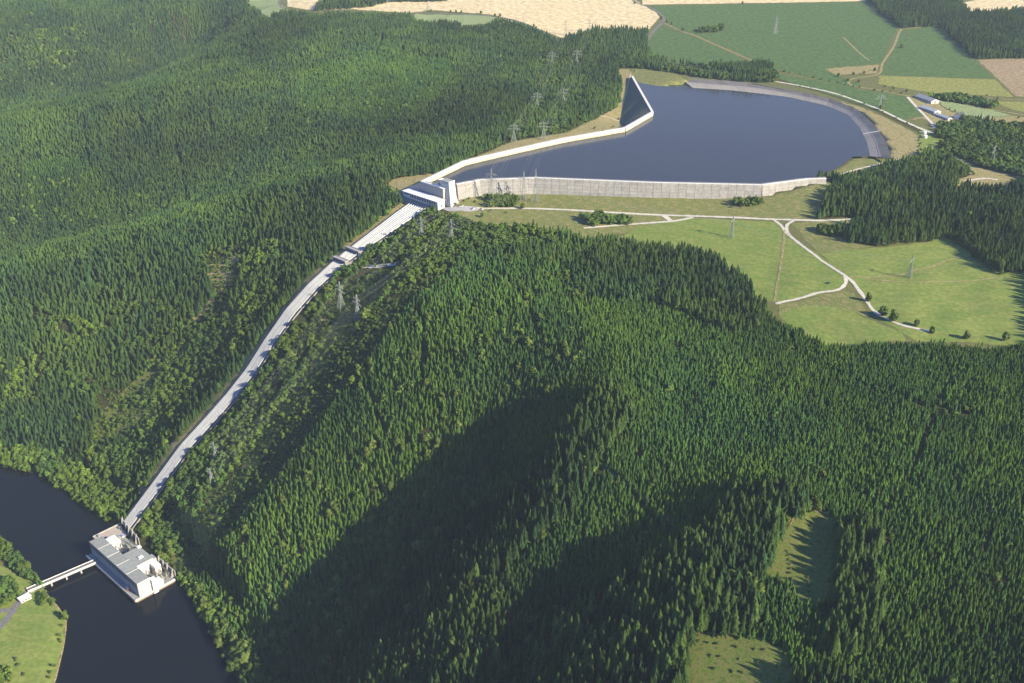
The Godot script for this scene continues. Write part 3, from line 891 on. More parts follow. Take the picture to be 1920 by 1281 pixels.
func crown_spruce(levels: int, spikes: int, seed_: int, radius: float, low: float) -> SurfaceTool:
	var r := RandomNumberGenerator.new()
	r.seed = seed_
	var st := begin()
	for k in levels:
		var t := float(k) / levels
		var y0 := lerpf(low, 0.93, t)
		var y1 := minf(1.0, y0 + (1.0 - low) / levels * r.randf_range(1.7, 2.3))
		var rad := radius * pow(1.0 - t, 0.7) * r.randf_range(0.86, 1.12) + 0.012
		var droop := (0.045 + 0.03 * (1.0 - t)) * r.randf_range(0.6, 1.4)
		var turn := r.randf() * TAU
		var lean := Vector3(r.randf_range(-0.012, 0.012), 0, r.randf_range(-0.012, 0.012))
		var pts := PackedVector3Array()
		for s in spikes * 2:
			var a := turn + TAU * s / (spikes * 2.0) + r.randf_range(-0.12, 0.12)
			var out := rad * (r.randf_range(0.85, 1.2) if s % 2 == 0 else r.randf_range(0.5, 0.66))
			var y := y0 - (droop if s % 2 == 0 else -0.01) + r.randf_range(-0.012, 0.012)
			pts.append(Vector3(cos(a) * out, y, sin(a) * out) + lean)
		var tip := Vector3(0, y1, 0) + lean
		for s in pts.size():
			var c := r.randf_range(0.62, 1.0)
			st.set_color(Color(c, c, c * r.randf_range(0.85, 1.0)))
			tri(st, pts[s], pts[(s + 1) % pts.size()], tip)
	return st

func crown_leafy(blobs: int, leaves: int, seed_: int, low: float) -> SurfaceTool:
	var r := RandomNumberGenerator.new()
	r.seed = seed_
	var st := begin()
	for b in blobs:
		var a := TAU * b / blobs + r.randf_range(-0.5, 0.5)
		var up := r.randf()
		var reach := (0.17 if b > 0 else 0.0) * sqrt(maxf(0.1, 1.0 - up * 0.75))
		var c := Vector3(cos(a) * reach, lerpf(low + 0.16, 0.8, up), sin(a) * reach)
		var rad := r.randf_range(0.13, 0.2) * (1.15 - up * 0.35)
		var tint := r.randf_range(0.75, 1.0)
		for k in leaves:
			var d := Vector3(r.randfn(), r.randfn() + 0.25, r.randfn()).normalized()
			var p := c + d * rad * r.randf_range(0.8, 1.12) * Vector3(1, 0.9, 1)
			var n := (d + Vector3(r.randfn(), r.randfn(), r.randfn()) * 0.35).normalized()
			var s := n.cross(Vector3(r.randfn(), r.randfn(), r.randfn())).normalized() * rad * r.randf_range(0.42, 0.72)
			var u := s.cross(n) * r.randf_range(0.7, 1.2)
			var g := tint * r.randf_range(0.72, 1.0)
			st.set_color(Color(g, g, g * 0.9))
			tri(st, p - s - u * 0.6, p + u, p + s - u * 0.6)
			if k % 2 == 0:
				tri(st, p + u, p + s * 1.5 + u * 0.4 - n * rad * 0.15, p + s - u * 0.6)
	return st

func trunk_mesh(top: float, r0: float, bend := 0.0) -> ArrayMesh:
	var st := begin()
	for k in 6:
		var a := TAU * k / 6
		var b := TAU * (k + 1) / 6
		var p := Vector3(cos(a) * r0, -0.04, sin(a) * r0)
		var q := Vector3(cos(b) * r0, -0.04, sin(b) * r0)
		quad(st, p, q, q * 0.3 + Vector3(bend, top, 0), p * 0.3 + Vector3(bend, top, 0), Vector3(0, top * 0.5, 0))
	return done(st)

func whole_tree(crown: SurfaceTool, trunk: ArrayMesh, leaf: Material, bark: Material) -> ArrayMesh:
	crown.generate_normals()
	var m := crown.commit()
	m.surface_set_material(0, leaf)
	if trunk:
		m.add_surface_from_arrays(Mesh.PRIMITIVE_TRIANGLES, trunk.surface_get_arrays(0))
		m.surface_set_material(1, bark)
	return m

var view_from := Vector3.ZERO
var view_basis := Basis.IDENTITY
var view_tan := 0.35

# where a point falls in the photograph's frame: x, y in -1..1, z the distance ahead
func framed(p: Vector3) -> Vector3:
	var q := view_basis.inverse() * (p - view_from)
	if q.z > -1.0:
		return Vector3(9, 9, 1)
	return Vector3(q.x / -q.z / (view_tan * 1.4993), q.y / -q.z / view_tan, -q.z)

const ZONES := {
	"spruce": [["beside the upper narrow clearing", 1480, 1000], ["around the lower grassy clearing", 1390, 1200], ["on the crest of the middle spur", 960, 960], ["on the dark spur below the middle", 1000, 1200], ["near the bottom edge under the spurs", 760, 1240], ["on the slope right of both clearings", 1720, 1120], ["in the corner below the young plantation", 1820, 1260]],
	"leafy": [["along the right bank below the power house", 390, 1160], ["beside the lowest pipes above the power house", 290, 980], ["beside the lower pipes", 380, 860], ["beside the middle pipes", 520, 700], ["beside the pipes under the anchor blocks", 620, 560], ["below the valve house yard", 860, 430], ["on the wooded left bank of the river", 120, 880], ["near the bridge end", 30, 1080], ["in the left side gully", 330, 720], ["in the thicket by the meadow corner", 20, 1280]],
	"bush": [["in the upper part of the power line cut", 690, 560], ["in the middle of the power line cut", 560, 720], ["in the lower power line cut", 430, 920], ["in the left gully meadow", 410, 520], ["low in the left gully", 240, 780], ["under the near dam wall by the woods", 1500, 370], ["on the dry bank pylons", 1030, 255]]}

func zone_of(list: String, p: Vector3) -> String:
	var f := framed(p)
	var at := Vector2((f.x + 1.0) * 960.0, (1.0 - f.y) * 640.5)
	var best := ""
	var d := 1e9
	for z in ZONES[list]:
		var e := at.distance_to(Vector2(z[1], z[2]))
		if e < d:
			d = e
			best = z[0]
	return best

var spruces: Array = []
var leafies: Array = []
var bushes: Array = []

# [position, height, width, class, size in view]
func plant(list: Array, p: Vector3, h: float, w: float, cls: int, chosen := false) -> void:
	var f := framed(p + Vector3(0, h * 0.5, 0))
	if absf(f.x) > 1.14 or f.y > 1.1 or f.y < -1.2:
		return
	var inside := absf(f.x) < 0.97 and f.y < 0.98 and f.y > -0.96
	list.append([p, h, w, cls, (h / f.z if inside else 0.0) + (1.0 if chosen else 0.0)])

func scatter(cls: int, spacing: float) -> void:
	var lo := Vector2i(MASK_W, MASK_H)
	var hi := Vector2i(0, 0)
	for j in MASK_H:
		for i in MASK_W:
			if mask[j * MASK_W + i] == cls:
				lo = lo.min(Vector2i(i, j))
				hi = hi.max(Vector2i(i, j))
	var swell := FastNoiseLite.new()
	swell.seed = 11
	swell.frequency = 1.0 / 55.0
	swell.fractal_octaves = 3
	var gaps := FastNoiseLite.new()
	gaps.seed = 23
	gaps.frequency = 1.0 / 38.0
	gaps.fractal_octaves = 3
	var z := ORIGIN_Z + lo.y * MASK
	var row := 0
	while z < ORIGIN_Z + (hi.y + 1) * MASK:
		var sp := spacing * (1.0 if z > -2100.0 else 1.25)
		var half := 60.0 - z * 0.72
		var x := maxf(ORIGIN_X + lo.x * MASK, -half) + (sp * 0.5 if row % 2 else 0.0)
		var xe := minf(ORIGIN_X + (hi.x + 1) * MASK, half)
		while x < xe:
			if grown(x, z) == cls:
				var p := Vector2(x + rng.randf_range(-0.42, 0.42) * sp, z + rng.randf_range(-0.42, 0.42) * sp)
				var s := swell.get_noise_2dv(p)
				var g := gaps.get_noise_2dv(p)
				var at := ground_at(p.x, p.y)
				if cls in [OLD, MEDIUM, FAR] and rng.randf() < 0.035:
					plant(leafies, at, rng.randf_range(9, 15), rng.randf_range(9, 14), cls)
					x += sp
					continue
				match cls:
					OLD:
						if g > -0.42:
							var h := rng.randf_range(15.0, 23.5) * (1.0 + 0.25 * s) * (0.87 if z < -900.0 else 1.0)
							plant(spruces, at, h, h * rng.randf_range(1.1, 1.5), cls)
						elif rng.randf() < 0.3:
							plant(leafies, at, rng.randf_range(8, 13), rng.randf_range(8, 13), cls)
					YOUNG:
						if g > -0.5:
							var h := rng.randf_range(6.2, 9.4) * (1.0 + 0.35 * s)
							plant(spruces, at, h, h * rng.randf_range(1.05, 1.35), cls)
						elif rng.randf() < 0.2:
							plant(leafies, at, rng.randf_range(7, 10), rng.randf_range(7, 10), cls)
					MEDIUM:
						if g > -0.46:
							var h := rng.randf_range(8.5, 13.0) * (1.0 + 0.3 * s)
							plant(spruces, at, h, h * rng.randf_range(0.9, 1.2), cls)
						elif rng.randf() < 0.35:
							plant(leafies, at, rng.randf_range(8, 12), rng.randf_range(9, 13), cls)
					FAR:
						if g > -0.44:
							var h := rng.randf_range(11.0, 17.0) * (1.0 + 0.3 * s)
							plant(spruces, at, h, h * rng.randf_range(1.15, 1.55), cls)
						elif rng.randf() < 0.4:
							plant(leafies, at, rng.randf_range(9, 14), rng.randf_range(10, 15), cls)
					MIXED:
						if g > -0.25 and s < 0.2:
							var h := rng.randf_range(9.0, 17.0)
							plant(spruces, at, h, h * rng.randf_range(1.15, 1.6), cls)
						elif g > -0.45 and rng.randf() < 0.75:
							var h := rng.randf_range(7.0, 13.0)
							plant(leafies, at, h, h * rng.randf_range(0.9, 1.3), cls)
						elif rng.randf() < 0.3:
							plant(bushes, at, rng.randf_range(2, 4), rng.randf_range(4, 7), cls)
					LEAFY:
						if g > -0.4:
							var h := rng.randf_range(7.0, 13.0) * (1.0 + 0.35 * s)
							plant(leafies, at, h, h * rng.randf_range(0.9, 1.3), cls)
						elif rng.randf() < 0.4:
							plant(bushes, at, rng.randf_range(2, 4), rng.randf_range(4, 7), cls)
					SCRUB:
						if rng.randf() < 0.72 + g:
							var h := rng.randf_range(1.2, 4.2)
							plant(bushes, at, h, h * rng.randf_range(1.3, 2.2), cls)
						elif rng.randf() < 0.22:
							plant(leafies, at, rng.randf_range(5, 9), rng.randf_range(5, 9), cls)
			x += sp
		z += sp * 0.87
		row += 1

func tree_colour(p: Vector3, cls: int, list: int, patch_: FastNoiseLite) -> Color:
	var t := patch_.get_noise_2d(p.x, p.z)
	var v := rng.randf_range(0.74, 1.28) * (1.0 + 0.55 * patch_.get_noise_2d(p.x * 0.31 + 900.0, p.z * 0.31))
	var c: Color
	if list == 0 and cls == OLD:
		c = Color(0.038, 0.074, 0.021)
	elif list == 0:
		c = Color(0.047, 0.092, 0.024)
		if cls == YOUNG or cls == MEDIUM:
			c = Color(0.056, 0.116, 0.025)
		elif cls == FAR:
			c = Color(0.045, 0.090, 0.025)
	else:
		c = Color(0.088, 0.152, 0.032) if list == 1 else Color(0.092, 0.150, 0.036)
	c = c.lerp(Color(c.r * 1.32, c.g * 1.22, c.b * 0.95), clampf(t * 2.0 + rng.randf_range(-0.2, 0.2), 0.0, 1.0))
	c = c.lerp(Color(c.r * 0.75, c.g * 0.85, c.b * 1.1), clampf(-t * 2.0 + rng.randf_range(-0.2, 0.2), 0.0, 1.0))
	return Color(c.r * v, c.g * v, c.b * v)

func stand(called: String, label: String, category: String, list: Array, kind: int, meshes: Array) -> void:
	var root := thing(called, label, category)
	root.set_meta("kind", "stuff")
	var patch_ := FastNoiseLite.new()
	patch_.seed = 31 + kind
	patch_.frequency = 1.0 / 130.0
	patch_.fractal_octaves = 3
	for k in meshes.size():
		var n := 0
		for i in range(k, list.size(), meshes.size()):
			n += 1
		if n == 0:
			continue
		var mm := MultiMesh.new()
		mm.transform_format = MultiMesh.TRANSFORM_3D
		mm.use_colors = true
		mm.mesh = meshes[k]
		mm.instance_count = n
		var at := 0
		for i in range(k, list.size(), meshes.size()):
			var e: Array = list[i]
			var b := Basis(Vector3.UP, rng.randf() * TAU) * Basis.from_scale(Vector3(e[2], e[1], e[2]))
			mm.set_instance_transform(at, Transform3D(b, e[0]))
			mm.set_instance_color(at, tree_colour(e[0], e[3], kind, patch_))
			at += 1
		var o := MultiMeshInstance3D.new()
		o.name = "trees" if kind < 2 else "shrubs"
		o.multimesh = mm
		root.add_child(o, true)

func build_woods() -> void:
	scatter(OLD, 5.0)
	scatter(YOUNG, 3.35)
	scatter(MEDIUM, 3.8)
	scatter(FAR, 4.6)
	scatter(MIXED, 5.0)
	scatter(LEAFY, 5.2)
	scatter(SCRUB, 3.2)
	for key in SPOTS:
		var a: Array = SPOTS[key][2]
		for i in a.size() / 2:
			var p := ground_at(a[i * 2], a[i * 2 + 1])
			var h: float = SPOTS[key][3] * rng.randf_range(0.85, 1.15)
			var e := [p, h, h * rng.randf_range(0.95, 1.25) * (1.0 if SPOTS[key][0] == "broadleaf_tree" else 1.5), key, 2.0]
			(leafies if SPOTS[key][0] == "broadleaf_tree" else bushes).append(e)
	var by_size := func(a, b): return a[4] > b[4]
	var leaf := StandardMaterial3D.new()
	leaf.vertex_color_use_as_albedo = true
	leaf.roughness = 0.8
	leaf.metallic_specular = 0.2
	var bark := plain(0.16, 0.11, 0.08)
	var conifer_meshes := []
	for k in 5:
		conifer_meshes.append(whole_tree(crown_spruce(6, 6, 100 + k, [0.125, 0.14, 0.155, 0.17, 0.135][k], [0.16, 0.2, 0.12, 0.25, 0.3][k]), trunk_mesh(0.5, 0.012), leaf, bark))
	var leafy_meshes := []
	for k in 4:
		leafy_meshes.append(whole_tree(crown_leafy(8, 16, 200 + k, [0.06, 0.1, 0.12, 0.08][k]), trunk_mesh(0.5, 0.02, 0.02), leaf, bark))
	var bush_meshes := []
	for k in 3:
		bush_meshes.append(whole_tree(crown_leafy(5, 14, 300 + k, -0.06), null, leaf, null))
	var single := [
		[spruces, 300, "spruce_tree", "spruce", "spruce tree", "spruces of the near forest"],
		[leafies, 300, "broadleaf_tree", "leafy", "broadleaf tree", "broadleaf trees beside the pipes and the river"],
		[bushes, 300, "bush", "bush", "bush", "bushes in the cleared strips"]]
	for n in 3:
		var list: Array = single[n][0]
		list.sort_custom(by_size)
		var protos := []
		for k in 6:
			var crown: SurfaceTool
			var trunk := trunk_mesh(0.75 if n == 0 else 0.6, 0.011 if n == 0 else 0.022, 0.0 if n == 0 else 0.02)
			if n == 0:
				crown = crown_spruce(11, 8, 400 + k, 0.13 + 0.008 * (k % 4), 0.2 + 0.05 * (k % 3))
			elif n == 1:
				crown = crown_leafy(11, 34, 420 + k, 0.08)
			else:
				crown = crown_leafy(6, 26, 440 + k, -0.05)
			var tint: StandardMaterial3D = leaf.duplicate()
			var base: Color = [Color(0.050, 0.096, 0.024), Color(0.096, 0.150, 0.036), Color(0.098, 0.148, 0.042)][n]
			var f: float = 0.8 + 0.09 * k
			tint.albedo_color = lin(base.r * f * (1.0 + 0.05 * (k % 3)), base.g * f, base.b * f)
			protos.append([done(crown), trunk, tint])
		var made := mini(int(single[n][1]), list.size())
		for i in made:
			var e: Array = list[i]
			var which := rng.randi() % 6
			var pr: Array = protos[which]
			var where := zone_of(single[n][3], e[0])
			var looks: Array = [["dark", "deep green", "mid green", "fresh green", "lighter green", "brightest green"], ["very tall", "tall", "middling", "short"]]
			var size_word: String = looks[1][clampi(int([(27.0 - e[1]) / 3.5, (14.0 - e[1]) / 2.5, (4.6 - e[1]) / 1.0][n]), 0, 3)]
			var label := "%s %s %s %s" % [size_word, looks[0][which], single[n][4], where]
			var group := "%s %s" % [["spruces", "broadleaf trees", "bushes"][n], where]
			if e[3] is String:
				label = SPOTS[e[3]][1]
				group = e[3]
			var o := thing(single[n][2], label, single[n][4], e[0], rng.randf() * TAU, group)
			o.scale = Vector3(e[2], e[1], e[2])
			part("crown", pr[0], pr[2], o)
			part("trunk" if n < 2 else "stem", pr[1], bark, o)
		list = list.slice(made)
		if n == 0:
			var young := []
			var old := []
			for e in list:
				(young if e[3] == YOUNG or e[3] == MEDIUM else old).append(e)
			var young_meshes := []
			for k in 4:
				young_meshes.append(whole_tree(crown_spruce(5, 6, 150 + k, [0.19, 0.21, 0.17, 0.2][k], 0.04), null, leaf, null))
			stand("young_spruce_plantation", "fresh green young spruce plantation covering the right slope and the sunny sides of the spurs", "plantation", young, 0, young_meshes)
			list = old
			stand("spruce_forest", "dense dark green spruce forest covering the spurs and slopes on both sides of the pipes", "forest", list, 0, conifer_meshes)
		elif n == 1:
			stand("broadleaf_woodland", "lighter green broadleaf woodland mixed through the gullies and along the banks", "woodland", list, 1, leafy_meshes)
		else:
			stand("scrub", "low green scrub growing in the cleared gully and meadow strips", "scrub", list, 2, bush_meshes)
	print("trees ", spruces.size(), " ", leafies.size(), " ", bushes.size())


# ------------------------------------------------------------------ walls of the basin
func wall(called: String, label: String, line: PackedVector2Array, outer_sign: float, crest: float, thick: float, batter: float, rows_out: Array, rows_in: Array, chunk: float, tones_out: Array, tones_in: Array) -> Node3D:
	var root := thing(called, label, "dam wall", Vector3.ZERO)
	var core := begin()
	var cap := begin()
	var rail := begin()
	for k in line.size() - 1:
		var a := line[k]
		var b := line[k + 1]
		var d := (b - a).normalized()
		var out := d.orthogonal() * outer_sign
		var n := maxi(1, roundi(a.distance_to(b) / chunk))
		for s in n:
			var p := a.lerp(b, float(s) / n)
			var q := a.lerp(b, float(s + 1) / n)
			var low := minf(height(p.x + out.x * 8, p.y + out.y * 8), height(q.x + out.x * 8, q.y + out.y * 8)) - 3.0
			low = minf(low, 300.0)
			var drop := crest - low
			var po := p + out * (batter * drop)
			var qo := q + out * (batter * drop)
			var pi := p - out * thick
			var qi := q - out * thick
			hexa(core, [Vector3(po.x, low, po.y), Vector3(qo.x, low, qo.y), Vector3(qi.x, low, qi.y), Vector3(pi.x, low, pi.y), Vector3(p.x, crest - 0.15, p.y), Vector3(q.x, crest - 0.15, q.y), Vector3(qi.x, crest - 0.15, qi.y), Vector3(pi.x, crest - 0.15, pi.y)])
			var e := d * 0.12
			var c0 := p + e + out * 0.35
			var c1 := q - e + out * 0.35
			var c2 := q - e - out * (thick + 0.35)
			var c3 := p + e - out * (thick + 0.35)
			hexa(cap, [Vector3(c0.x, crest - 0.15, c0.y), Vector3(c1.x, crest - 0.15, c1.y), Vector3(c2.x, crest - 0.15, c2.y), Vector3(c3.x, crest - 0.15, c3.y), Vector3(c0.x, crest + 0.35, c0.y), Vector3(c1.x, crest + 0.35, c1.y), Vector3(c2.x, crest + 0.35, c2.y), Vector3(c3.x, crest + 0.35, c3.y)])
			for side: float in [0.1, -(thick + 0.1)]:
				var f := p + out * side
				var g := q + out * side
				bar(rail, Vector3(f.x, crest + 1.3, f.y), Vector3(g.x, crest + 1.3, g.y), 0.12)
				bar(rail, Vector3(f.x, crest + 0.35, f.y), Vector3(f.x, crest + 1.3, f.y), 0.12)
			for r in rows_out.size() - 1:
				var y1: float = rows_out[r]
				var y0: float = maxf(rows_out[r + 1], low)
				if y1 - y0 < 0.8:
					continue
				panel(root, p + d * 0.16, q - d * 0.16, out, crest, batter, 0.0, y0 + 0.1, y1 - 0.1, tones_out[rng.randi() % tones_out.size()])
			for r in rows_in.size() - 1:
				panel(root, p + d * 0.16, q - d * 0.16, -out, crest, 0.0, thick, rows_in[r + 1] + 0.08, rows_in[r] - 0.08, tones_in[r][rng.randi() % tones_in[r].size()])
	part("wall_core", done(core), mats.concrete_joint, root)
	part("coping", done(cap), mats.concrete_white, root)
	part("railing", done(rail), mats.steel, root)
	return root

func panel(root: Node3D, p: Vector2, q: Vector2, out: Vector2, crest: float, batter: float, off: float, y0: float, y1: float, m: Material) -> void:
	var st := begin()
	var proud := 0.3 + rng.randf_range(-0.05, 0.05)
	var f := func(v: Vector2, y: float, extra: float) -> Vector3:
		var w := v + out * (off + batter * (crest - y) + extra)
		return Vector3(w.x, y, w.y)
	hexa(st, [f.call(p, y0, -0.2), f.call(q, y0, -0.2), f.call(q, y0, proud), f.call(p, y0, proud), f.call(p, y1, -0.2), f.call(q, y1, -0.2), f.call(q, y1, proud), f.call(p, y1, proud)])
	part("wall_panel", done(st), m, root)

func resample(line: PackedVector2Array, n: int) -> PackedVector2Array:
	var total := 0.0
	for k in line.size() - 1:
		total += line[k].distance_to(line[k + 1])
	var r := PackedVector2Array()
	for i in n + 1:
		var s := total * i / n
		for k in line.size() - 1:
			var l := line[k].distance_to(line[k + 1])
			if s <= l or k == line.size() - 2:
				r.append(line[k].lerp(line[k + 1], clampf(s / l, 0.0, 1.0)))
				break
			s -= l
	return r

func build_basin() -> void:
	structure("basin_water", sheet(ring("basin_water"), 302.5), mats.basin_water)
	var c := [mats.panel_a, mats.panel_b, mats.panel_c, mats.panel_d, mats.panel_a]
	var near := ring("near_wall")
	near.reverse()
	wall("dam_wall", "long pale concrete dam wall of weathered blocks facing the dry meadow and the road", near, 1.0, 309.0, 3.0, 0.16, [308.9, 305.0, 300.6, 296.2, 291.8, 287.4, 283.0], [308.8, 300.0], 11.0, c, [[mats.panel_a, mats.panel_b]])
	var far_line := ring("long_wall")
	var w := wall("dam_wall", "bright white basin wall with a kink, running along the dry bank from the valve house", far_line, 1.0, 309.0, 3.2, 0.1, [308.9, 302.0, 295.0, 288.0], [308.9, 304.6, 300.5], 14.0, [mats.panel_b, mats.panel_d], [[mats.concrete_white, mats.concrete_white_b], [mats.concrete_stain, mats.concrete_stain_b]])
	# the tall dark outer face at the far end
	var tall := flat([231.0, -1955.0, 238.0, -1690.0, 186.0, -1592.0])
	var toe := flat([224.0, -1948.0, 190.0, -1780.0, 172.0, -1600.0])
	var a := resample(flat([far_line[6].x, far_line[6].y, far_line[5].x, far_line[5].y]), 14)
	var b := resample(flat([far_line[6].x - 4.0, far_line[6].y + 4.0, 196.0, -1790.0, 182.0, -1640.0]), 14)
	for k in 14:
		var st := begin()
		var y0 := height(b[k].x, b[k].y) - 1.0
		var y1 := height(b[k + 1].x, b[k + 1].y) - 1.0
		hexa(st, [Vector3(b[k].x, y0, b[k].y), Vector3(b[k + 1].x, y1, b[k + 1].y), Vector3(a[k + 1].x, y1, a[k + 1].y), Vector3(a[k].x, y0, a[k].y), Vector3(a[k].x - 0.7, 308.6, a[k].y), Vector3(a[k + 1].x - 0.7, 308.6, a[k + 1].y + 0.0), Vector3(a[k + 1].x, 308.6, a[k + 1].y), Vector3(a[k].x, 308.6, a[k].y)])
		part("outer_face", done(st), mats.wall_weathered, w)
	var end_ := begin()
	var t2 := resample(flat([far_line[5].x, far_line[5].y, far_line[4].x, far_line[4].y]), 6)
	var b2 := resample(flat([182.0, -1640.0, far_line[4].x - 6.0, far_line[4].y - 4.0]), 6)
	for k in 6:
		hexa(end_, [Vector3(b2[k].x, 272, b2[k].y), Vector3(b2[k + 1].x, 272, b2[k + 1].y), Vector3(t2[k + 1].x, 272, t2[k + 1].y), Vector3(t2[k].x, 272, t2[k].y), Vector3(t2[k].x - 0.6, 308.4, t2[k].y - 0.6), Vector3(t2[k + 1].x - 0.6, 308.4, t2[k + 1].y - 0.6), Vector3(t2[k + 1].x, 308.4, t2[k + 1].y), Vector3(t2[k].x, 308.4, t2[k].y)])
	part("outer_face", done(end_), mats.wall_weathered, w)
	# the curved lining on the far side
	var n := 46
	var crest := resample(ring("crest"), n)
	var shore_all := ring("shore")
	var shore := resample(shore_all.slice(0, 8), n)
	var root := Node3D.new()
	root.name = "embankment"
	root.set_meta("kind", "structure")
	tag(root, "grey curved stone and asphalt lining sloping into the far side of the basin", "embankment")
	add_child(root)
	for k in n:
		for band in 3:
			var t0: float = [0.0, 0.5, 0.56][band]
			var t1: float = [0.5, 0.55, 1.9][band]
			var st := begin()
			var pts := []
			for lift in [-1.2, 0.0]:
				for e in [[k, t0], [k + 1, t0], [k + 1, t1], [k, t1]]:
					var p := crest[e[0]].lerp(shore[e[0]], e[1])
					var nx := (crest[mini(k + 1, n)] - crest[k]).normalized() * (0.12 if e[0] == k else -0.12)
					pts.append(Vector3(p.x + nx.x, lerpf(309.3, 302.5, e[1]) + lift + (0.25 if band == 1 else 0.0), p.y + nx.y))
			hexa(st, pts)
			var m: Material = [mats.lining_dark, mats.lining_edge, mats.lining_light][band]
			if band == 0 and k % 4 == 1:
				m = mats.lining_dark_b
			elif band == 2 and k % 5 == 2:
				m = mats.lining_light_b
			part("lining_slab", done(st), m, root)
	var steps := begin()
	for k in 12:
		var p := crest[36].lerp(shore[36], k / 12.0)
		var q := crest[36].lerp(shore[36], (k + 1) / 12.0)
		bar(steps, Vector3(p.x, lerpf(309.6, 302.7, k / 12.0), p.y), Vector3(q.x, lerpf(309.6, 302.7, (k + 1) / 12.0), q.y), 1.6)
	part("boat_steps", done(steps), mats.concrete_white, root)

# ------------------------------------------------------------------ valve house, intake tower, pipes
func valve_frame() -> Node3D:
	return null

func build_valve_house() -> void:
	var turn := -atan2(PIPE_RIGHT.y, PIPE_RIGHT.x)
	var at := Vector3(PIPE_TOP.x, 0, PIPE_TOP.y)
	var h := thing("valve_house", "long white flat roofed valve house with tall windows at the head of the pipes", "building", at, turn)
	part("wall", box_mesh(Vector3(-34, 284, -13), Vector3(36, 295.2, -0.8)), mats.white_wall, h)
	part("roof", box_mesh(Vector3(-34.8, 295.2, -13.6), Vector3(36.8, 296, 0.5)), mats.roof_white, h)
	part("parapet", box_mesh(Vector3(-34.8, 296, -13.6), Vector3(36.8, 296.5, -13.1)), mats.concrete_white, h)
	var panel_ := part("window", box_mesh(Vector3(-32.5, 290.0, -0.8), Vector3(-20.5, 294.6, -0.55)), mats.white_wall, h)
	for k in 4:
		part("pane", box_mesh(Vector3(-31.8 + k * 2.8, 292.2, -0.55), Vector3(-29.5 + k * 2.8, 294.2, -0.45)), mats.glass_dark, panel_)
	for k in 15:
		var x := -18.8 + k * 3.35
		var wdw := part("window", box_mesh(Vector3(x, 289.6, -0.8), Vector3(x + 2.2, 294.6, -0.62)), mats.frame_grey, h)
		part("pane", box_mesh(Vector3(x + 0.2, 289.8, -0.62), Vector3(x + 2.0, 292.0, -0.52)), mats.glass_dark, wdw)
		part("pane", box_mesh(Vector3(x + 0.2, 292.2, -0.62), Vector3(x + 2.0, 294.4, -0.52)), mats.glass_dark, wdw)
	for k in 16:
		var x := -19.6 + k * 3.35
		part("pilaster", box_mesh(Vector3(x, 287.5, -0.8), Vector3(x + 0.5, 295.1, -0.2)), mats.white_wall, h)
	var st := begin()
	hexa(st, [Vector3(-36, 281, 5), Vector3(22, 281, 5), Vector3(22, 281, -1), Vector3(-36, 281, -1), Vector3(-36, 285.2, 3.5), Vector3(22, 286.4, 1.5), Vector3(22, 288.2, -0.8), Vector3(-36, 288.2, -0.8)])
	part("plinth", done(st), mats.concrete_dark, h)
	var wing := begin()
	hexa(wing, [Vector3(-34, 280, -1), Vector3(-44, 280, 4), Vector3(-44.6, 280, 3.2), Vector3(-34, 280, -3), Vector3(-34, 294.5, -1), Vector3(-44, 291, 4), Vector3(-44.6, 291, 3.2), Vector3(-34, 294.5, -3)])
	part("wing_wall", done(wing), mats.concrete_dark, h)
	for k in 3:
		part("roof_vent", box_mesh(Vector3(-22 + k * 19.0, 296, -9.5), Vector3(-20.6 + k * 19.0, 296.9, -8.1)), mats.steel, h)
	part("door", box_mesh(Vector3(36, 287, -9), Vector3(36.15, 290.5, -6)), mats.steel_dark, h)

	var d := thing("intake_wall", "dark shaded concrete intake wall standing between the valve house and the tower", "wall", at, turn)
	for k in 4:
		part("wall_block", box_mesh(Vector3(-14 + k * 11.0, 282, -21.5), Vector3(-3.15 + k * 11.0, 308.6, -16.6)), mats.intake_a if k % 2 else mats.intake_b, d)
	var slope := begin()
	hexa(slope, [Vector3(-14.1, 280, -21), Vector3(-42, 280, -14), Vector3(-42, 280, -12), Vector3(-14.1, 280, -16.6), Vector3(-14.1, 308.5, -21), Vector3(-42, 295, -14), Vector3(-42, 295, -12), Vector3(-14.1, 308.5, -16.6)])
	part("wing_wall", done(slope), mats.intake_b, d)
	part("coping", box_mesh(Vector3(-14.5, 308.6, -21.9), Vector3(30, 309.1, -16.2)), mats.concrete_white, d)
	part("parapet", box_mesh(Vector3(-14.5, 309.1, -16.7), Vector3(24, 310.2, -16.2)), mats.concrete_white, d)
	part("parapet", box_mesh(Vector3(-9.5, 309.1, -21.9), Vector3(22, 310.2, -21.4)), mats.concrete_white, d)

	var t := thing("intake_tower", "tall white concrete intake tower with battered foot beside the dark intake wall", "tower", at, turn)
	var b := begin()
	hexa(b, [Vector3(20, 283, -18), Vector3(43.5, 283, -18), Vector3(43.5, 283, -34), Vector3(20, 283, -34), Vector3(20, 296, -21.2), Vector3(38.5, 296, -21.2), Vector3(38.5, 296, -33), Vector3(20, 296, -33)])
	hexa(b, [Vector3(20, 296, -21.2), Vector3(38.5, 296, -21.2), Vector3(38.5, 296, -33), Vector3(20, 296, -33), Vector3(20, 317, -22.2), Vector3(35.6, 317, -22.2), Vector3(35.6, 317, -33), Vector3(20, 317, -33)])
	part("shaft", done(b), mats.tower_white, t)
	part("roof", box_mesh(Vector3(19.6, 317, -33.4), Vector3(36, 317.7, -21.8)), mats.roof_grey, t)
	part("parapet", box_mesh(Vector3(35.5, 317.7, -33.4), Vector3(36, 318.3, -21.8)), mats.concrete_white, t)
	part("parapet", box_mesh(Vector3(19.6, 317.7, -22.3), Vector3(35.5, 318.3, -21.8)), mats.concrete_white, t)
	part("annex", box_mesh(Vector3(15, 290, -41), Vector3(27, 312.5, -33)), mats.tower_white, t)
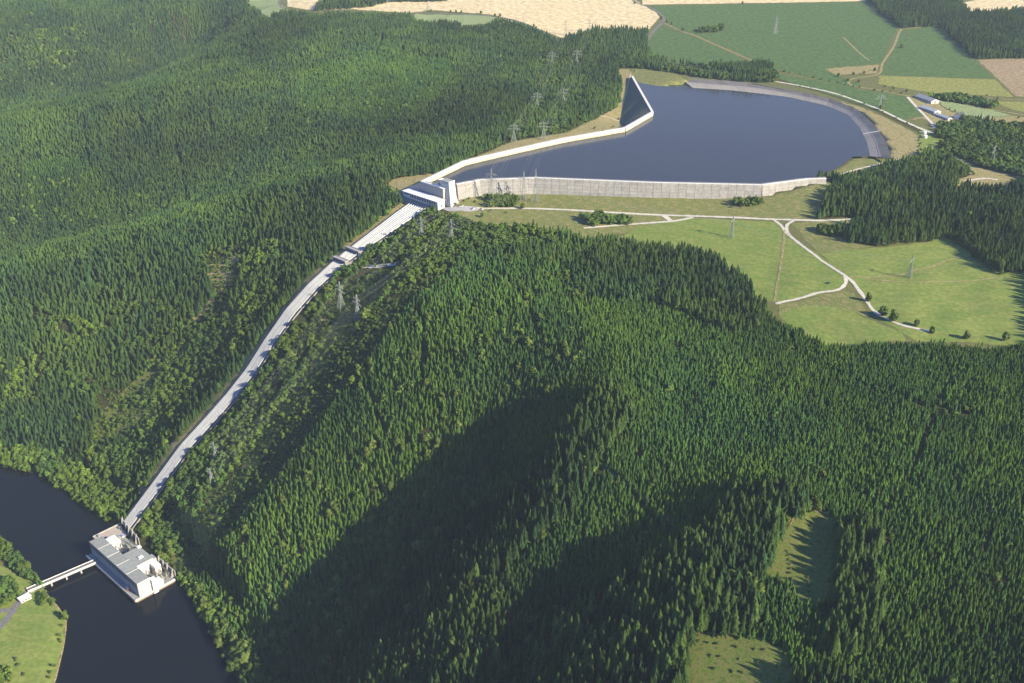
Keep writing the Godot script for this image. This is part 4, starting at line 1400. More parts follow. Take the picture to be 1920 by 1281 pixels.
	part("annex_roof", box_mesh(Vector3(14.6, 312.5, -41.4), Vector3(27.4, 313.1, -32.9)), mats.roof_grey, t)
	for k in 5:
		part("window", box_mesh(Vector3(35.5, 314.4, -31.8 + k * 2.0), Vector3(35.75, 315.8, -30.8 + k * 2.0)), mats.glass_dark, t)
	var g := part("gate", box_mesh(Vector3(42.2, 286.5, -28.5), Vector3(43.4, 290.5, -24.5)), mats.concrete_dark, t)
	part("opening", box_mesh(Vector3(43.4, 286.8, -27.9), Vector3(43.6, 289.9, -25.1)), mats.glass_dark, g)
	var pier := thing("intake_pier", "short pale concrete pier standing in the dark water behind the tower", "pier", at, turn)
	part("shaft", box_mesh(Vector3(-8, 290, -51), Vector3(-3, 307, -43)), mats.tower_white, pier)
	part("cap", box_mesh(Vector3(-8.5, 307, -51.5), Vector3(-2.5, 307.8, -42.5)), mats.concrete_white, pier)

func on_pipe(s: float, side: float, y: float) -> Vector3:
	var p := PIPE_TOP + PIPE_DOWN * s + PIPE_RIGHT * side
	return Vector3(p.x, y, p.y)

func build_pipes() -> void:
	var order := ["first", "second", "third", "fourth", "fifth", "sixth", "seventh", "eighth"]
	for k in 8:
		var pts := PackedVector3Array()
		var rad := PackedFloat32Array()
		var s := -2.0
		while s <= 478.0:
			var w := along(PIPE_W, s)
			var f := (k + 0.5) / 8.0 - 0.5
			pts.append(on_pipe(s, f * w, along(PIPE_H, s)))
			rad.append(w / 8.0 * lerpf(0.34, 0.28, clampf(s / 160.0, 0.0, 1.0)))
			s += 6.0
		var root := thing("penstock_pipe", "%s of the eight white steel pipes, counted from the bare tan bank%s" % [order[k], " side" if k else ""], "pipe", Vector3.ZERO, 0.0, "eight parallel penstock pipes")
		part("shell", tube(pts, rad, 12), mats.pipe_white if k % 3 else mats.pipe_white_b, root)
		for i in range(2, pts.size() - 1, 6):
			var rings := begin()
			var d := (pts[i + 1] - pts[i]).normalized()
			var s1 := d.cross(Vector3.UP).normalized()
			var u := s1.cross(d)
			for a in 12:
				var v0 := s1 * cos(TAU * a / 12.0) + u * sin(TAU * a / 12.0)
				var v1 := s1 * cos(TAU * (a + 1) / 12.0) + u * sin(TAU * (a + 1) / 12.0)
				var r := rad[i] * 1.09
				quad(rings, pts[i] + v0 * r, pts[i] + v1 * r, pts[i] + v1 * r + d * 0.5, pts[i] + v0 * r + d * 0.5, pts[i] + d * 0.25)
				quad(rings, pts[i] + v0 * r, pts[i] + v1 * r, pts[i] + v1 * rad[i] * 0.98, pts[i] + v0 * rad[i] * 0.98, pts[i] + d)
			part("flange", done(rings), mats.pipe_ring, root)
	var bed := begin()
	var s := 0.0
	while s < 476.0:
		var w0 := along(PIPE_W, s) * 0.5 + 2.6
		var w1 := along(PIPE_W, s + 7.0) * 0.5 + 2.6
		var y0 := along(PIPE_H, s) - 2.3
		var y1 := along(PIPE_H, s + 7.0) - 2.3
		hexa(bed, [on_pipe(s, -w0, y0 - 3), on_pipe(s, w0, y0 - 3), on_pipe(s + 7, w1, y1 - 3), on_pipe(s + 7, -w1, y1 - 3), on_pipe(s, -w0, y0), on_pipe(s, w0, y0), on_pipe(s + 7, w1, y1), on_pipe(s + 7, -w1, y1)])
		s += 7.0
	var root := thing("pipe_bed", "dark concrete bed with low side walls under the eight white pipes", "pipe bed")
	root.set_meta("kind", "structure")
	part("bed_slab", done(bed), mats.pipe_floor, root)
	for side in [-1.0, 1.0]:
		var st := begin()
		s = 0.0
		while s < 474.0:
			var w0: float = side * (along(PIPE_W, s) * 0.5 + 2.2)
			var w1: float = side * (along(PIPE_W, s + 8.0) * 0.5 + 2.2)
			var y0 := along(PIPE_H, s) - 2.4
			var y1 := along(PIPE_H, s + 8.0) - 2.4
			hexa(st, [on_pipe(s, w0, y0), on_pipe(s, w0 + side * 0.8, y0), on_pipe(s + 8, w1 + side * 0.8, y1), on_pipe(s + 8, w1, y1), on_pipe(s, w0, y0 + 1.6), on_pipe(s, w0 + side * 0.8, y0 + 1.6), on_pipe(s + 8, w1 + side * 0.8, y1 + 1.6), on_pipe(s + 8, w1, y1 + 1.6)])
			s += 8.0
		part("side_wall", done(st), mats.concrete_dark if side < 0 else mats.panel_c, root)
	for k in 19:
		s = 12.0 + k * 25.0
		var w := along(PIPE_W, s) * 0.5
		var y := along(PIPE_H, s)
		var st := begin()
		hexa(st, [on_pipe(s - 0.8, -w, y - 2.4), on_pipe(s - 0.8, w, y - 2.4), on_pipe(s + 0.8, w, y - 3.4), on_pipe(s + 0.8, -w, y - 3.4), on_pipe(s - 0.8, -w, y - 0.5), on_pipe(s - 0.8, w, y - 0.5), on_pipe(s + 0.8, w, y - 1.2), on_pipe(s + 0.8, -w, y - 1.2)])
		part("saddle", done(st), mats.panel_d, root)
	var block_label := ["upper concrete anchor block bridging over the eight pipes below the valve house", "lower concrete anchor block over the pipes beside the pale access path"]
	for n in 2:
		s = [117.0, 139.0][n]
		var w := along(PIPE_W, s) * 0.5 + 2.0
		var y := along(PIPE_H, s)
		var t := thing("anchor_block", block_label[n], "anchor block")
		var slab := begin()
		hexa(slab, [on_pipe(s - 3.5, -w - 1, y + 2.4), on_pipe(s - 3.5, w + 1, y + 2.4), on_pipe(s + 3, w + 1, y + 2.4), on_pipe(s + 3, -w - 1, y + 2.4), on_pipe(s - 3.5, -w - 1, y + 3.4), on_pipe(s - 3.5, w + 1, y + 3.4), on_pipe(s + 3, w + 1, y + 3.4), on_pipe(s + 3, -w - 1, y + 3.4)])
		part("roof_slab", done(slab), mats.concrete_walk, t)
		for e in [-3.3, 2.4]:
			var kerb := begin()
			hexa(kerb, [on_pipe(s + e, -w - 1, y + 3.4), on_pipe(s + e, w + 1, y + 3.4), on_pipe(s + e + 0.5, w + 1, y + 3.4), on_pipe(s + e + 0.5, -w - 1, y + 3.4), on_pipe(s + e, -w - 1, y + 4.2), on_pipe(s + e, w + 1, y + 4.2), on_pipe(s + e + 0.5, w + 1, y + 4.2), on_pipe(s + e + 0.5, -w - 1, y + 4.2)])
			part("kerb", done(kerb), mats.panel_d, t)
		for k in 9:
			var x := lerpf(-w + 0.6, w - 0.6, k / 8.0)
			var pw := 0.9 if k == 0 or k == 8 else 0.3
			var st := begin()
			hexa(st, [on_pipe(s - 3, x - pw, y - 5), on_pipe(s - 3, x + pw, y - 5), on_pipe(s + 2.2, x + pw, y - 5), on_pipe(s + 2.2, x - pw, y - 5), on_pipe(s - 3, x - pw, y + 2.4), on_pipe(s - 3, x + pw, y + 2.4), on_pipe(s + 2.2, x + pw, y + 2.4), on_pipe(s + 2.2, x - pw, y + 2.4)])
			part("pier", done(st), mats.concrete_dark, t)
		var end_ := begin()
		hexa(end_, [on_pipe(s - 5, w + 1, y - 6), on_pipe(s - 5, w + 6, y - 6), on_pipe(s + 4, w + 6, y - 6), on_pipe(s + 4, w + 1, y - 6), on_pipe(s - 5, w + 1, y + 1.2), on_pipe(s - 5, w + 6, y + 0.2), on_pipe(s + 4, w + 6, y - 0.6), on_pipe(s + 4, w + 1, y + 0.4)])
		part("abutment", done(end_), mats.panel_d, t)

# ------------------------------------------------------------------ power house
func build_power_house() -> void:
	var turn := atan2(0.6766, -0.7364)
	var at := Vector3(-401.7, 0, -816.4)
	var q := thing("quay", "concrete quay and deck under the power house, standing in the dark river", "quay", at, turn)
	q.set_meta("kind", "structure")
	part("deck", box_mesh(Vector3(0, -5, 1.0), Vector3(109, 3.6, 47)), mats.quay_wall, q)
	part("walkway", box_mesh(Vector3(0.6, 3.6, 0.6), Vector3(109, 3.9, 47)), mats.deck, q)
	for k in 18:
		part("quay_fender", box_mesh(Vector3(2 + k * 6.1, -4, 0.0), Vector3(3.4 + k * 6.1, 3.4, 1.0)), mats.quay_stain, q)
	part("edge_beam", box_mesh(Vector3(-0.6, 2.4, -0.4), Vector3(109.6, 4.6, 0.6)), mats.panel_a, q)
	part("edge_beam", box_mesh(Vector3(-0.8, 2.4, 0.6), Vector3(0.0, 4.8, 47)), mats.concrete_white, q)
	part("water_stain", box_mesh(Vector3(-0.4, -3, 1.2), Vector3(0, 2.4, 46.8)), mats.quay_stain, q)
	part("upper_plaza", box_mesh(Vector3(109.2, -4, 21), Vector3(134, 5.0, 55)), mats.plaza, q)
	part("plaza_wall", box_mesh(Vector3(109.2, 5.0, 20.6), Vector3(134.4, 6.0, 21)), mats.panel_a, q)
	part("plaza_wall", box_mesh(Vector3(134, -4, 21.2), Vector3(134.6, 6.4, 55)), mats.panel_a, q)
	var rail := begin()
	for k in 28:
		bar(rail, Vector3(k * 3.9 + 1, 4.6, 0.1), Vector3(k * 3.9 + 1, 5.7, 0.1), 0.12)
	bar(rail, Vector3(0, 5.7, 0.1), Vector3(109, 5.7, 0.1), 0.14)
	part("railing", done(rail), mats.steel, q)

	var h := thing("power_house", "huge white power house with a flat grey sheet roof standing in the river", "building", at, turn)
	part("wall", box_mesh(Vector3(1.2, 3.9, 6.6), Vector3(107, 21.2, 20.4)), mats.hall_wall, h)
	var seams := [1.0, 24.2, 45.3, 66.3, 86.9, 107.2]
	for k in 5:
		part("roof", box_mesh(Vector3(seams[k] + 0.15, 21.2, 6.3), Vector3(seams[k + 1] - 0.15, 21.7 + 0.06 * (k % 2), 20.7)), mats.roof_grey if k % 2 else mats.roof_grey_b, h)
		if k > 0:
			part("roof_seam", box_mesh(Vector3(seams[k] - 0.18, 21.2, 6.3), Vector3(seams[k] + 0.18, 22.0, 20.7)), mats.concrete_white, h)
	part("parapet", box_mesh(Vector3(0.8, 21.2, 6.0), Vector3(107.5, 22.1, 6.3)), mats.panel_a, h)
	part("parapet", box_mesh(Vector3(0.6, 21.2, 6.3), Vector3(1.0, 22.2, 20.9)), mats.white_wall, h)
	for k in 27:
		part("pilaster", box_mesh(Vector3(1.6 + k * 4.03, 3.9, 6.1), Vector3(2.3 + k * 4.03, 21.1, 6.6)), mats.panel_a, h)
	for k in 26:
		var w := part("window", box_mesh(Vector3(2.7 + k * 4.03, 13.5, 6.4), Vector3(5.2 + k * 4.03, 19.5, 6.6)), mats.frame_grey, h)
		part("pane", box_mesh(Vector3(2.95 + k * 4.03, 13.8, 6.3), Vector3(4.95 + k * 4.03, 19.2, 6.4)), mats.glass_green, w)
	part("annex", box_mesh(Vector3(30, 3.9, 20.4), Vector3(59, 20.4, 40.5)), mats.white_wall, h)
	part("annex_roof", box_mesh(Vector3(29.8, 20.4, 20.8), Vector3(59.2, 21.0, 40.8)), mats.roof_grey, h)
	part("annex", box_mesh(Vector3(31, 3.9, 40.5), Vector3(40, 17.5, 44.5)), mats.white_wall, h)
	part("annex_roof", box_mesh(Vector3(30.8, 17.5, 40.6), Vector3(40.2, 18, 44.8)), mats.roof_grey, h)
	part("skylight", box_mesh(Vector3(38, 21.0, 29), Vector3(41.5, 22.6, 34)), mats.white_wall, h)
	part("parapet", box_mesh(Vector3(56, 20.4, 37.5), Vector3(60, 22.0, 41.6)), mats.white_wall, h)
	part("stair_tower", box_mesh(Vector3(-2.2, 1.0, 21), Vector3(4, 18.2, 26.2)), mats.white_wall, h)
	part("stair_tower_roof", box_mesh(Vector3(-2.5, 18.2, 20.8), Vector3(4.3, 18.8, 26.5)), mats.roof_white, h)
	part("control_block", box_mesh(Vector3(93, 3.9, 24), Vector3(108, 13, 35)), mats.white_wall, h)
	for k in 3:
		part("control_block_roof", box_mesh(Vector3(93 + k * 5.1, 13, 23.8), Vector3(97.8 + k * 5.1, 13.7 + 0.3 * k, 35.2)), mats.roof_white, h)
	part("cube_block", box_mesh(Vector3(19, 3.9, 36), Vector3(28.5, 15.6, 43)), mats.white_warm, h)
	part("cube_block_roof", box_mesh(Vector3(18.8, 15.6, 35.8), Vector3(28.7, 16.3, 43.2)), mats.roof_white, h)
	part("low_block", box_mesh(Vector3(-0.6, 3.9, 27), Vector3(9, 10.5, 34)), mats.white_wall, h)
	part("low_block_roof", box_mesh(Vector3(-0.8, 10.5, 26.8), Vector3(9.2, 11, 34.2)), mats.roof_white, h)
	part("wing_wall", box_mesh(Vector3(29.4, 3.9, 22), Vector3(29.9, 13, 36)), mats.white_wall, h)
	for k in 9:
		var a := 63.0 + k * 3.5
		part("bay", box_mesh(Vector3(a, 3.9, 20.4), Vector3(a + 2.7, 12.0, 24.0)), mats.white_wall, h)
	for k in 5:
		part("bay", box_mesh(Vector3(9.5 + k * 3.4, 3.9, 20.4), Vector3(12.0 + k * 3.4, 13.0, 23.6)), mats.white_wall, h)
	part("gate", box_mesh(Vector3(1.0, 4, 10), Vector3(1.2, 9, 15)), mats.white_warm, h)

	var fins := [[128.0, 55.5, 19.0], [118.0, 54.5, 17.0], [108.0, 53.0, 19.0], [98.0, 52.0, 18.0], [88.0, 51.0, 17.0], [33.0, 48.0, 19.0], [24.0, 48.0, 17.0], [15.0, 48.0, 18.0], [5.0, 48.0, 16.0]]
	var fw := thing("retaining_wall", "pale retaining wall with tall buttress posts behind the transformer yards", "wall", at, turn)
	for f in fins:
		var st := begin()
		hexa(st, [Vector3(f[0] - 0.35, 0, f[1] - 3.6), Vector3(f[0] + 0.35, 0, f[1] - 3.6), Vector3(f[0] + 0.35, 0, f[1] + 1), Vector3(f[0] - 0.35, 0, f[1] + 1), Vector3(f[0] - 0.3, f[2] - 2.5, f[1] - 0.4), Vector3(f[0] + 0.3, f[2] - 2.5, f[1] - 0.4), Vector3(f[0] + 0.3, f[2] - 2.5, f[1] + 1), Vector3(f[0] - 0.6, f[2], f[1] + 1)])
		part("buttress", done(st), mats.panel_c, fw)
	for k in 2:
		var st := begin()
		var x0: float = [2.0, 84.0][k]
		var x1: float = [37.0, 134.0][k]
		var z0: float = [49.0, 51.2][k]
		var z1: float = [49.0, 56.6][k]
		hexa(st, [Vector3(x0, 0, z0), Vector3(x1, 0, z1), Vector3(x1, 0, z1 + 1), Vector3(x0, 0, z0 + 1), Vector3(x0, 12.5, z0), Vector3(x1, 12.5, z1), Vector3(x1, 12.5, z1 + 1), Vector3(x0, 12.5, z0 + 1)])
		part("wall_slab", done(st), mats.panel_c, fw)
	# switch yards
	var yard_label := ["dark steel lattice gantries of the small switchyard at the end by the white stair tower", "dark steel lattice gantries of the big switchyard beside the control block"]
	for k in 2:
		var g := thing("switchyard_gantry", yard_label[k], "gantry", at, turn)
		var a0: float = [6.0, 62.0][k]
		var a1: float = [28.0, 92.0][k]
		for r in 4:
			var z := 28.0 + r * 5.6
			if k == 0:
				z = 30.0 + r * 5.0
			var st := begin()
			for e in [a0, (a0 + a1) * 0.5, a1]:
				bar(st, Vector3(e - 0.6, 3.9, z), Vector3(e, 11.5, z), 0.3)
				bar(st, Vector3(e + 0.6, 3.9, z), Vector3(e, 11.5, z), 0.3)
			bar(st, Vector3(a0, 11.5, z - 0.4), Vector3(a1, 11.5, z - 0.4), 0.28)
			bar(st, Vector3(a0, 11.5, z + 0.4), Vector3(a1, 11.5, z + 0.4), 0.28)
			bar(st, Vector3(a0, 10.6, z), Vector3(a1, 10.6, z), 0.28)
			for i in 10:
				var x := lerpf(a0, a1, i / 10.0)
				bar(st, Vector3(x, 10.6, z), Vector3(lerpf(a0, a1, (i + 0.5) / 10.0), 11.5, z + 0.4), 0.2)
				bar(st, Vector3(x, 10.6, z), Vector3(x, 8.2, z + 0.6), 0.35)
			part("gantry_frame", done(st), mats.steel_dark, g)
	var spot := [[10.0, 38.0], [20.0, 31.0], [12.0, 44.0], [66.0, 29.0], [74.0, 29.0], [82.0, 29.0], [70.0, 38.0], [80.0, 38.0], [88.0, 39.0], [76.0, 45.0]]
	for k in spot.size():
		var p := at + Basis(Vector3.UP, turn) * Vector3(spot[k][0], 3.9, spot[k][1])
		var label := "grey green transformer with ribs and bushings in the big switchyard among the gantries" if k > 2 else "grey green transformer in the small switchyard near the stair tower"
		var t := thing("transformer", label, "transformer", p, turn, "transformers in the switchyards")
		part("tank", box_mesh(Vector3(-2.2, 0.3, -1.4), Vector3(2.2, 3.4, 1.4)), mats.transformer, t)
		for i in 7:
			part("rib", box_mesh(Vector3(-2.0 + i * 0.62, 0.6, 1.4), Vector3(-1.75 + i * 0.62, 3.0, 2.1)), mats.transformer, t)
		for i in 3:
			var st := begin()
			cyl(st, Vector3(-1.3 + i * 1.3, 3.4, 0), 0.28, 0.14, 1.8, 8)
			part("bushing", done(st), mats.white_warm, t)
		part("base", box_mesh(Vector3(-2.5, 0, -1.7), Vector3(2.5, 0.3, 2.2)), mats.concrete_dark, t)
	var crane := thing("container", "small orange container standing on the shaded quay walkway", "container", at + Basis(Vector3.UP, turn) * Vector3(22.5, 3.9, 3.6), turn)
	part("body", box_mesh(Vector3(-3, 0.15, -1.2), Vector3(3, 2.8, 1.2)), mats.orange, crane)
	part("door", box_mesh(Vector3(3, 0.3, -1.0), Vector3(3.06, 2.6, 1.0)), mats.orange, crane)
	part("roof", box_mesh(Vector3(-3.05, 2.8, -1.25), Vector3(3.05, 2.95, 1.25)), mats.steel, crane)
	var van := thing("truck", "white and blue truck parked on the plaza at the foot of the pipes", "truck", at + Basis(Vector3.UP, turn) * Vector3(110.5, 5.0, 43), turn + 0.4)
	vehicle(van, mats.car_white, mats.car_blue, 7.0, 2.4, 2.9)
	for k in 4:
		var label = ["pale grey cabinet on the plaza below the first pipes", "pale grey cabinet by the plaza wall corner", "low white hut at the river end of the plaza", "white hut beside the control block"][k] as String
		var pos: Vector3 = [Vector3(126, 5, 50), Vector3(130, 5, 26), Vector3(113, 5, 24), Vector3(111, 5, 34)][k]
		var t := thing("cabinet", label, "cabinet", at + Basis(Vector3.UP, turn) * pos, turn)
		part("body", box_mesh(Vector3(-1.4, 0, -1), Vector3(1.4, 2.2, 1)), mats.panel_a, t)
		part("roof", box_mesh(Vector3(-1.6, 2.2, -1.2), Vector3(1.6, 2.4, 1.2)), mats.roof_grey, t)

func vehicle(root: Node3D, m: Material, m2: Material, length: float, width: float, tall: float) -> void:
	var l := length * 0.5
	var w := width * 0.5
	var st := begin()
	hexa(st, [Vector3(-l, 0.4, -w), Vector3(l, 0.4, -w), Vector3(l, 0.4, w), Vector3(-l, 0.4, w), Vector3(-l, tall * 0.58, -w), Vector3(l * 0.96, tall * 0.55, -w), Vector3(l * 0.96, tall * 0.55, w), Vector3(-l, tall * 0.58, w)])
	part("body", done(st), m, root)
	st = begin()
	hexa(st, [Vector3(-l * 0.92, tall * 0.58, -w * 0.95), Vector3(l * 0.45, tall * 0.56, -w * 0.95), Vector3(l * 0.45, tall * 0.56, w * 0.95), Vector3(-l * 0.92, tall * 0.58, w * 0.95), Vector3(-l * 0.8, tall, -w * 0.8), Vector3(l * 0.2, tall, -w * 0.8), Vector3(l * 0.2, tall, w * 0.8), Vector3(-l * 0.8, tall, w * 0.8)])
	part("cabin", done(st), m2, root)
	for x in [-0.62, 0.62]:
		for z in [-1.0, 1.0]:
			st = begin()
			bar(st, Vector3(x * l - 0.36, 0.36, z * w * 0.86), Vector3(x * l + 0.36, 0.36, z * w * 0.86), 0.7)
			part("wheel", done(st), mats.tyre, root)

func build_bridge() -> void:
	var a := Vector2(-469.5, -876.5)
	var b := Vector2(-518.0, -834.5)
	var d := (b - a).normalized()
	var n := d.orthogonal()
	var t := thing("bridge", "narrow white concrete bridge crossing the dark river to the power house", "bridge")
	var f := func(s: float, side: float, y: float) -> Vector3:
		var p := a + d * s + n * side
		return Vector3(p.x, y, p.y)
	var l := a.distance_to(b)
	var slab := func(s0: float, s1: float, w0: float, w1: float, y0: float, y1: float) -> ArrayMesh:
		var st := begin()
		hexa(st, [f.call(s0, w0, y0), f.call(s1, w0, y0), f.call(s1, w1, y0), f.call(s0, w1, y0), f.call(s0, w0, y1), f.call(s1, w0, y1), f.call(s1, w1, y1), f.call(s0, w1, y1)])
		return done(st)
	part("deck", slab.call(-3.0, l + 6.0, -2.6, 2.6, 5.2, 6.2), mats.tarmac, t)
	part("girder", slab.call(-3.0, l + 2.0, -2.9, -2.0, 3.9, 5.2), mats.panel_b, t)
	part("girder", slab.call(-3.0, l + 2.0, 2.0, 2.9, 3.9, 5.2), mats.panel_b, t)
	part("parapet", slab.call(-3.0, l + 6.0, -3.1, -2.6, 5.2, 7.0), mats.concrete_white, t)
	part("parapet", slab.call(-3.0, l + 6.0, 2.6, 3.1, 5.2, 7.0), mats.concrete_white, t)
	for s in [14.0, 30.0, 46.0]:
		part("pier", slab.call(s - 0.8, s + 0.8, -3.2, 3.2, -4.0, 3.9), mats.panel_b, t)
	part("abutment", slab.call(l, l + 5.0, -3.4, 3.4, -1.0, 5.2), mats.panel_c, t)

# ------------------------------------------------------------------ farm, cabin, cars
func shed(called: String, label: String, p: Vector3, turn: float, length: float, width: float, eave: float, ridge: float, wall_m: Material, roof_m: Material, doors: int) -> void:
	var t := thing(called, label, "building", p, turn)
	var l := length * 0.5
	var w := width * 0.5
	part("wall", box_mesh(Vector3(-l, -1, -w), Vector3(l, eave, w)), wall_m, t)
	var g := begin()
	for s in [-1.0, 1.0]:
		hexa(g, [Vector3(s * l, eave, -w), Vector3(s * (l - 0.3), eave, -w), Vector3(s * (l - 0.3), eave, w), Vector3(s * l, eave, w), Vector3(s * l, ridge - 0.1, -0.05), Vector3(s * (l - 0.3), ridge - 0.1, -0.05), Vector3(s * (l - 0.3), ridge - 0.1, 0.05), Vector3(s * l, ridge - 0.1, 0.05)])
	part("gable", done(g), wall_m, t)
	for s in [-1.0, 1.0]:
		var st := begin()
		var e: float = s * (w + 0.6)
		hexa(st, [Vector3(-l - 0.5, eave - 0.2, e), Vector3(l + 0.5, eave - 0.2, e), Vector3(l + 0.5, ridge, 0.02 * s), Vector3(-l - 0.5, ridge, 0.02 * s), Vector3(-l - 0.5, eave + 0.1, e), Vector3(l + 0.5, eave + 0.1, e), Vector3(l + 0.5, ridge + 0.3, 0.02 * s), Vector3(-l - 0.5, ridge + 0.3, 0.02 * s)])
		part("roof", done(st), roof_m, t)
	for k in doors:
		var x := lerpf(-l + 3, l - 3, (k + 0.5) / doors)
		part("window", box_mesh(Vector3(x - 1.2, eave * 0.35, w), Vector3(x + 1.2, eave * 0.8, w + 0.1)), mats.glass_dark, t)
	part("door", box_mesh(Vector3(l, 0, -1.6), Vector3(l + 0.1, eave * 0.8, 1.6)), mats.steel_dark, t)

func build_farm() -> void:
	var g := func(x: float, z: float) -> Vector3: return ground_at(x, z)
	shed("farm_shed", "long grey roofed farm shed with a white gable, farthest of the three sheds", g.call(745, -1784), -1.25, 44, 17, 4.2, 7.5, mats.white_warm, mats.roof_sheet, 8)
	shed("farm_shed", "grey and white roofed farm shed in the middle of the three sheds", g.call(724, -1712), -1.25, 38, 14, 3.8, 6.6, mats.white_warm, mats.roof_sheet_b, 7)
	shed("farm_shed", "low narrow white roofed shed nearest to the farmhouse trees", g.call(731, -1672), -1.25, 36, 9, 3.0, 4.8, mats.white_warm, mats.roof_sheet_b, 6)
	shed("farmhouse", "white farmhouse gable with dark roof among the farm trees", g.call(757, -1668), 0.5, 14, 10, 5.5, 10.5, mats.white_wall, mats.roof_slate, 3)
	shed("farmhouse", "dark slate roofed house almost hidden by trees behind the white gable", g.call(762, -1640), -0.3, 16, 10, 5.0, 10.0, mats.white_warm, mats.roof_slate, 3)
	shed("forest_hut", "tiny pale hut at the edge of the forest below the country road", g.call(-205, -2450), 0.3, 9, 6, 3.0, 4.5, mats.white_wall, mats.roof_sheet_b, 2)
	var c := thing("cabin", "white flat roofed gatehouse on the river bank beside the end of the bridge", "building", ground_at(-519.5, -817.5), 0.87)
	part("wall", box_mesh(Vector3(-5.5, -1, -3.6), Vector3(5.5, 3.4, 3.6)), mats.white_wall, c)
	part("roof", box_mesh(Vector3(-6.2, 3.4, -4.2), Vector3(6.2, 3.8, 4.2)), mats.roof_white, c)
	part("roof_edge", box_mesh(Vector3(-6.2, 3.8, -4.2), Vector3(-5.8, 4.0, 4.2)), mats.steel, c)
	for k in 3:
		part("window", box_mesh(Vector3(-4.2 + k * 3.2, 1.0, 3.6), Vector3(-2.4 + k * 3.2, 2.6, 3.68)), mats.glass_dark, c)
	part("door", box_mesh(Vector3(5.5, 0, -1), Vector3(5.58, 2.3, 0.4)), mats.steel_dark, c)
	for k in 2:
		var label: String = ["white round tank beside the basin road, the one closer to the road", "white round tank on the meadow below the basin road"][k]
		var t := thing("tank", label, "tank", [ground_at(662, -1571), ground_at(655, -1549)][k])
		var st := begin()
		cyl(st, Vector3(0, -1, 0), 3.4, 3.4, 4.6, 16, false)
		part("wall", done(st), mats.white_wall, t)
		st = begin()
		cyl(st, Vector3(0, 3.6, 0), 3.7, 1.2, 1.3, 16)
		part("roof", done(st), mats.roof_white, t)
		st = begin()
		cyl(st, Vector3(0, 4.9, 0), 0.5, 0.5, 0.7, 8)
		part("hatch", done(st), mats.steel, t)
	var cars := [
		["dark car parked on the track junction in the green meadow", Vector2(357, -1027), 0.4, "car_dark"],
		["white car parked on the gravel yard beside the valve house", Vector2(-52, -1262), 0.9, "car_white"],
		["white van on the edge of the gravel yard beside the bushes", Vector2(-41, -1262), -0.4, "car_white"],
		["dark car standing at the foot of the near dam wall", Vector2(292, -1262), 0.0, "car_dark"],
		["light car parked at the farm access below the sheds", Vector2(692, -1628), 0.8, "car_blue"],
		["dark car parked on the river meadow by the trees", Vector2(-505, -716), 1.0, "car_dark"],
		["white car on the gravel yard next to the tower foot", Vector2(-68, -1268), 0.2, "car_white"]]
	for e in cars:
		var t := thing("parked_car", e[0], "car", ground_at(e[1].x, e[1].y) + Vector3(0, 0.25, 0), e[2])
		vehicle(t, mats[e[3]], mats.glass_dark, 4.6 if e[3] != "car_white" else 5.4, 1.9, 1.6 if e[3] != "car_white" else 2.1)

# ------------------------------------------------------------------ pylons and wires
func arms_of(kind: String, h: float) -> Array:
	match kind:
		"twin":
			return [[0.66, 9.0], [0.83, 6.6]]
		"single":
			return [[0.74, 8.6]]
		"narrow":
			return [[0.6, 2.6], [0.78, 2.2]]
		"flat":
			return [[0.7, 10.0], [0.88, 6.5]]
	return [[0.8, 4.2]]

func pylon(kind: String, p: Vector3, h: float, turn: float, label: String) -> Node3D:
	var t := thing("pylon", label, "pylon", p, turn)
	var w0 := h * (0.10 if kind != "flat" else 0.13)
	var waist := h * 0.55
	var corners := [Vector2(-1, -1), Vector2(1, -1), Vector2(1, 1), Vector2(-1, 1)]
	var at := func(c: Vector2, y: float) -> Vector3:
		var w := lerpf(w0, h * 0.028, minf(1.0, y / waist)) if y < waist else lerpf(h * 0.028, 0.3, (y - waist) / (h - waist))
		return Vector3(c.x * w, y, c.y * w)
	var thick := 0.32
	for c in corners:
		var st := begin()
		bar(st, at.call(c, -1.0), at.call(c, waist), thick)
		part("leg", done(st), mats.pylon, t)
	var br := begin()
	var levels := 7
	for k in levels:
		var y0 := waist * (1.0 - pow(1.0 - float(k) / levels, 1.25))
		var y1 := waist * (1.0 - pow(1.0 - float(k + 1) / levels, 1.25))
		for s in 4:
			var a: Vector2 = corners[s]
			var b: Vector2 = corners[(s + 1) % 4]
			bar(br, at.call(a, y0), at.call(b, y1), 0.16)
			bar(br, at.call(b, y0), at.call(a, y1), 0.16)
	part("bracing", done(br), mats.pylon, t)
	var top := begin()
	for c in corners:
		bar(top, at.call(c, waist), at.call(c, h - 0.4), 0.28)
	for k in 5:
		var y0 := lerpf(waist, h - 1.0, k / 5.0)
		var y1 := lerpf(waist, h - 1.0, (k + 1) / 5.0)
		for s in 4:
			bar(top, at.call(corners[s], y0), at.call(corners[(s + 1) % 4], y1), 0.15)
	part("mast_head", done(top), mats.pylon, t)
	for e in arms_of(kind, h):
		var y: float = e[0] * h
		for s in [-1.0, 1.0]:
			var st := begin()
			var tip := Vector3(s * e[1], y, 0)
			for z in [-0.7, 0.7]:
				bar(st, Vector3(0, y, z), tip, 0.24)
			bar(st, Vector3(0, y + 1.9, 0), tip, 0.2)
			for k in 3:
				var f := (k + 1) / 4.0
				bar(st, Vector3(s * e[1] * f, y, 0.7 * (1 - f)), Vector3(s * e[1] * f, y, -0.7 * (1 - f)), 0.13)
				bar(st, Vector3(s * e[1] * f, y, 0), Vector3(s * e[1] * (f - 0.12), y + 1.9 * (1 - f + 0.12), 0), 0.13)
			part("crossarm", done(st), mats.pylon, t)
			for f in [0.55, 1.0]:
				st = begin()
				cyl(st, Vector3(s * e[1] * f, y - 1.9, 0), 0.16, 0.16, 1.9, 6)
				part("insulator", done(st), mats.white_warm, t)
	return t

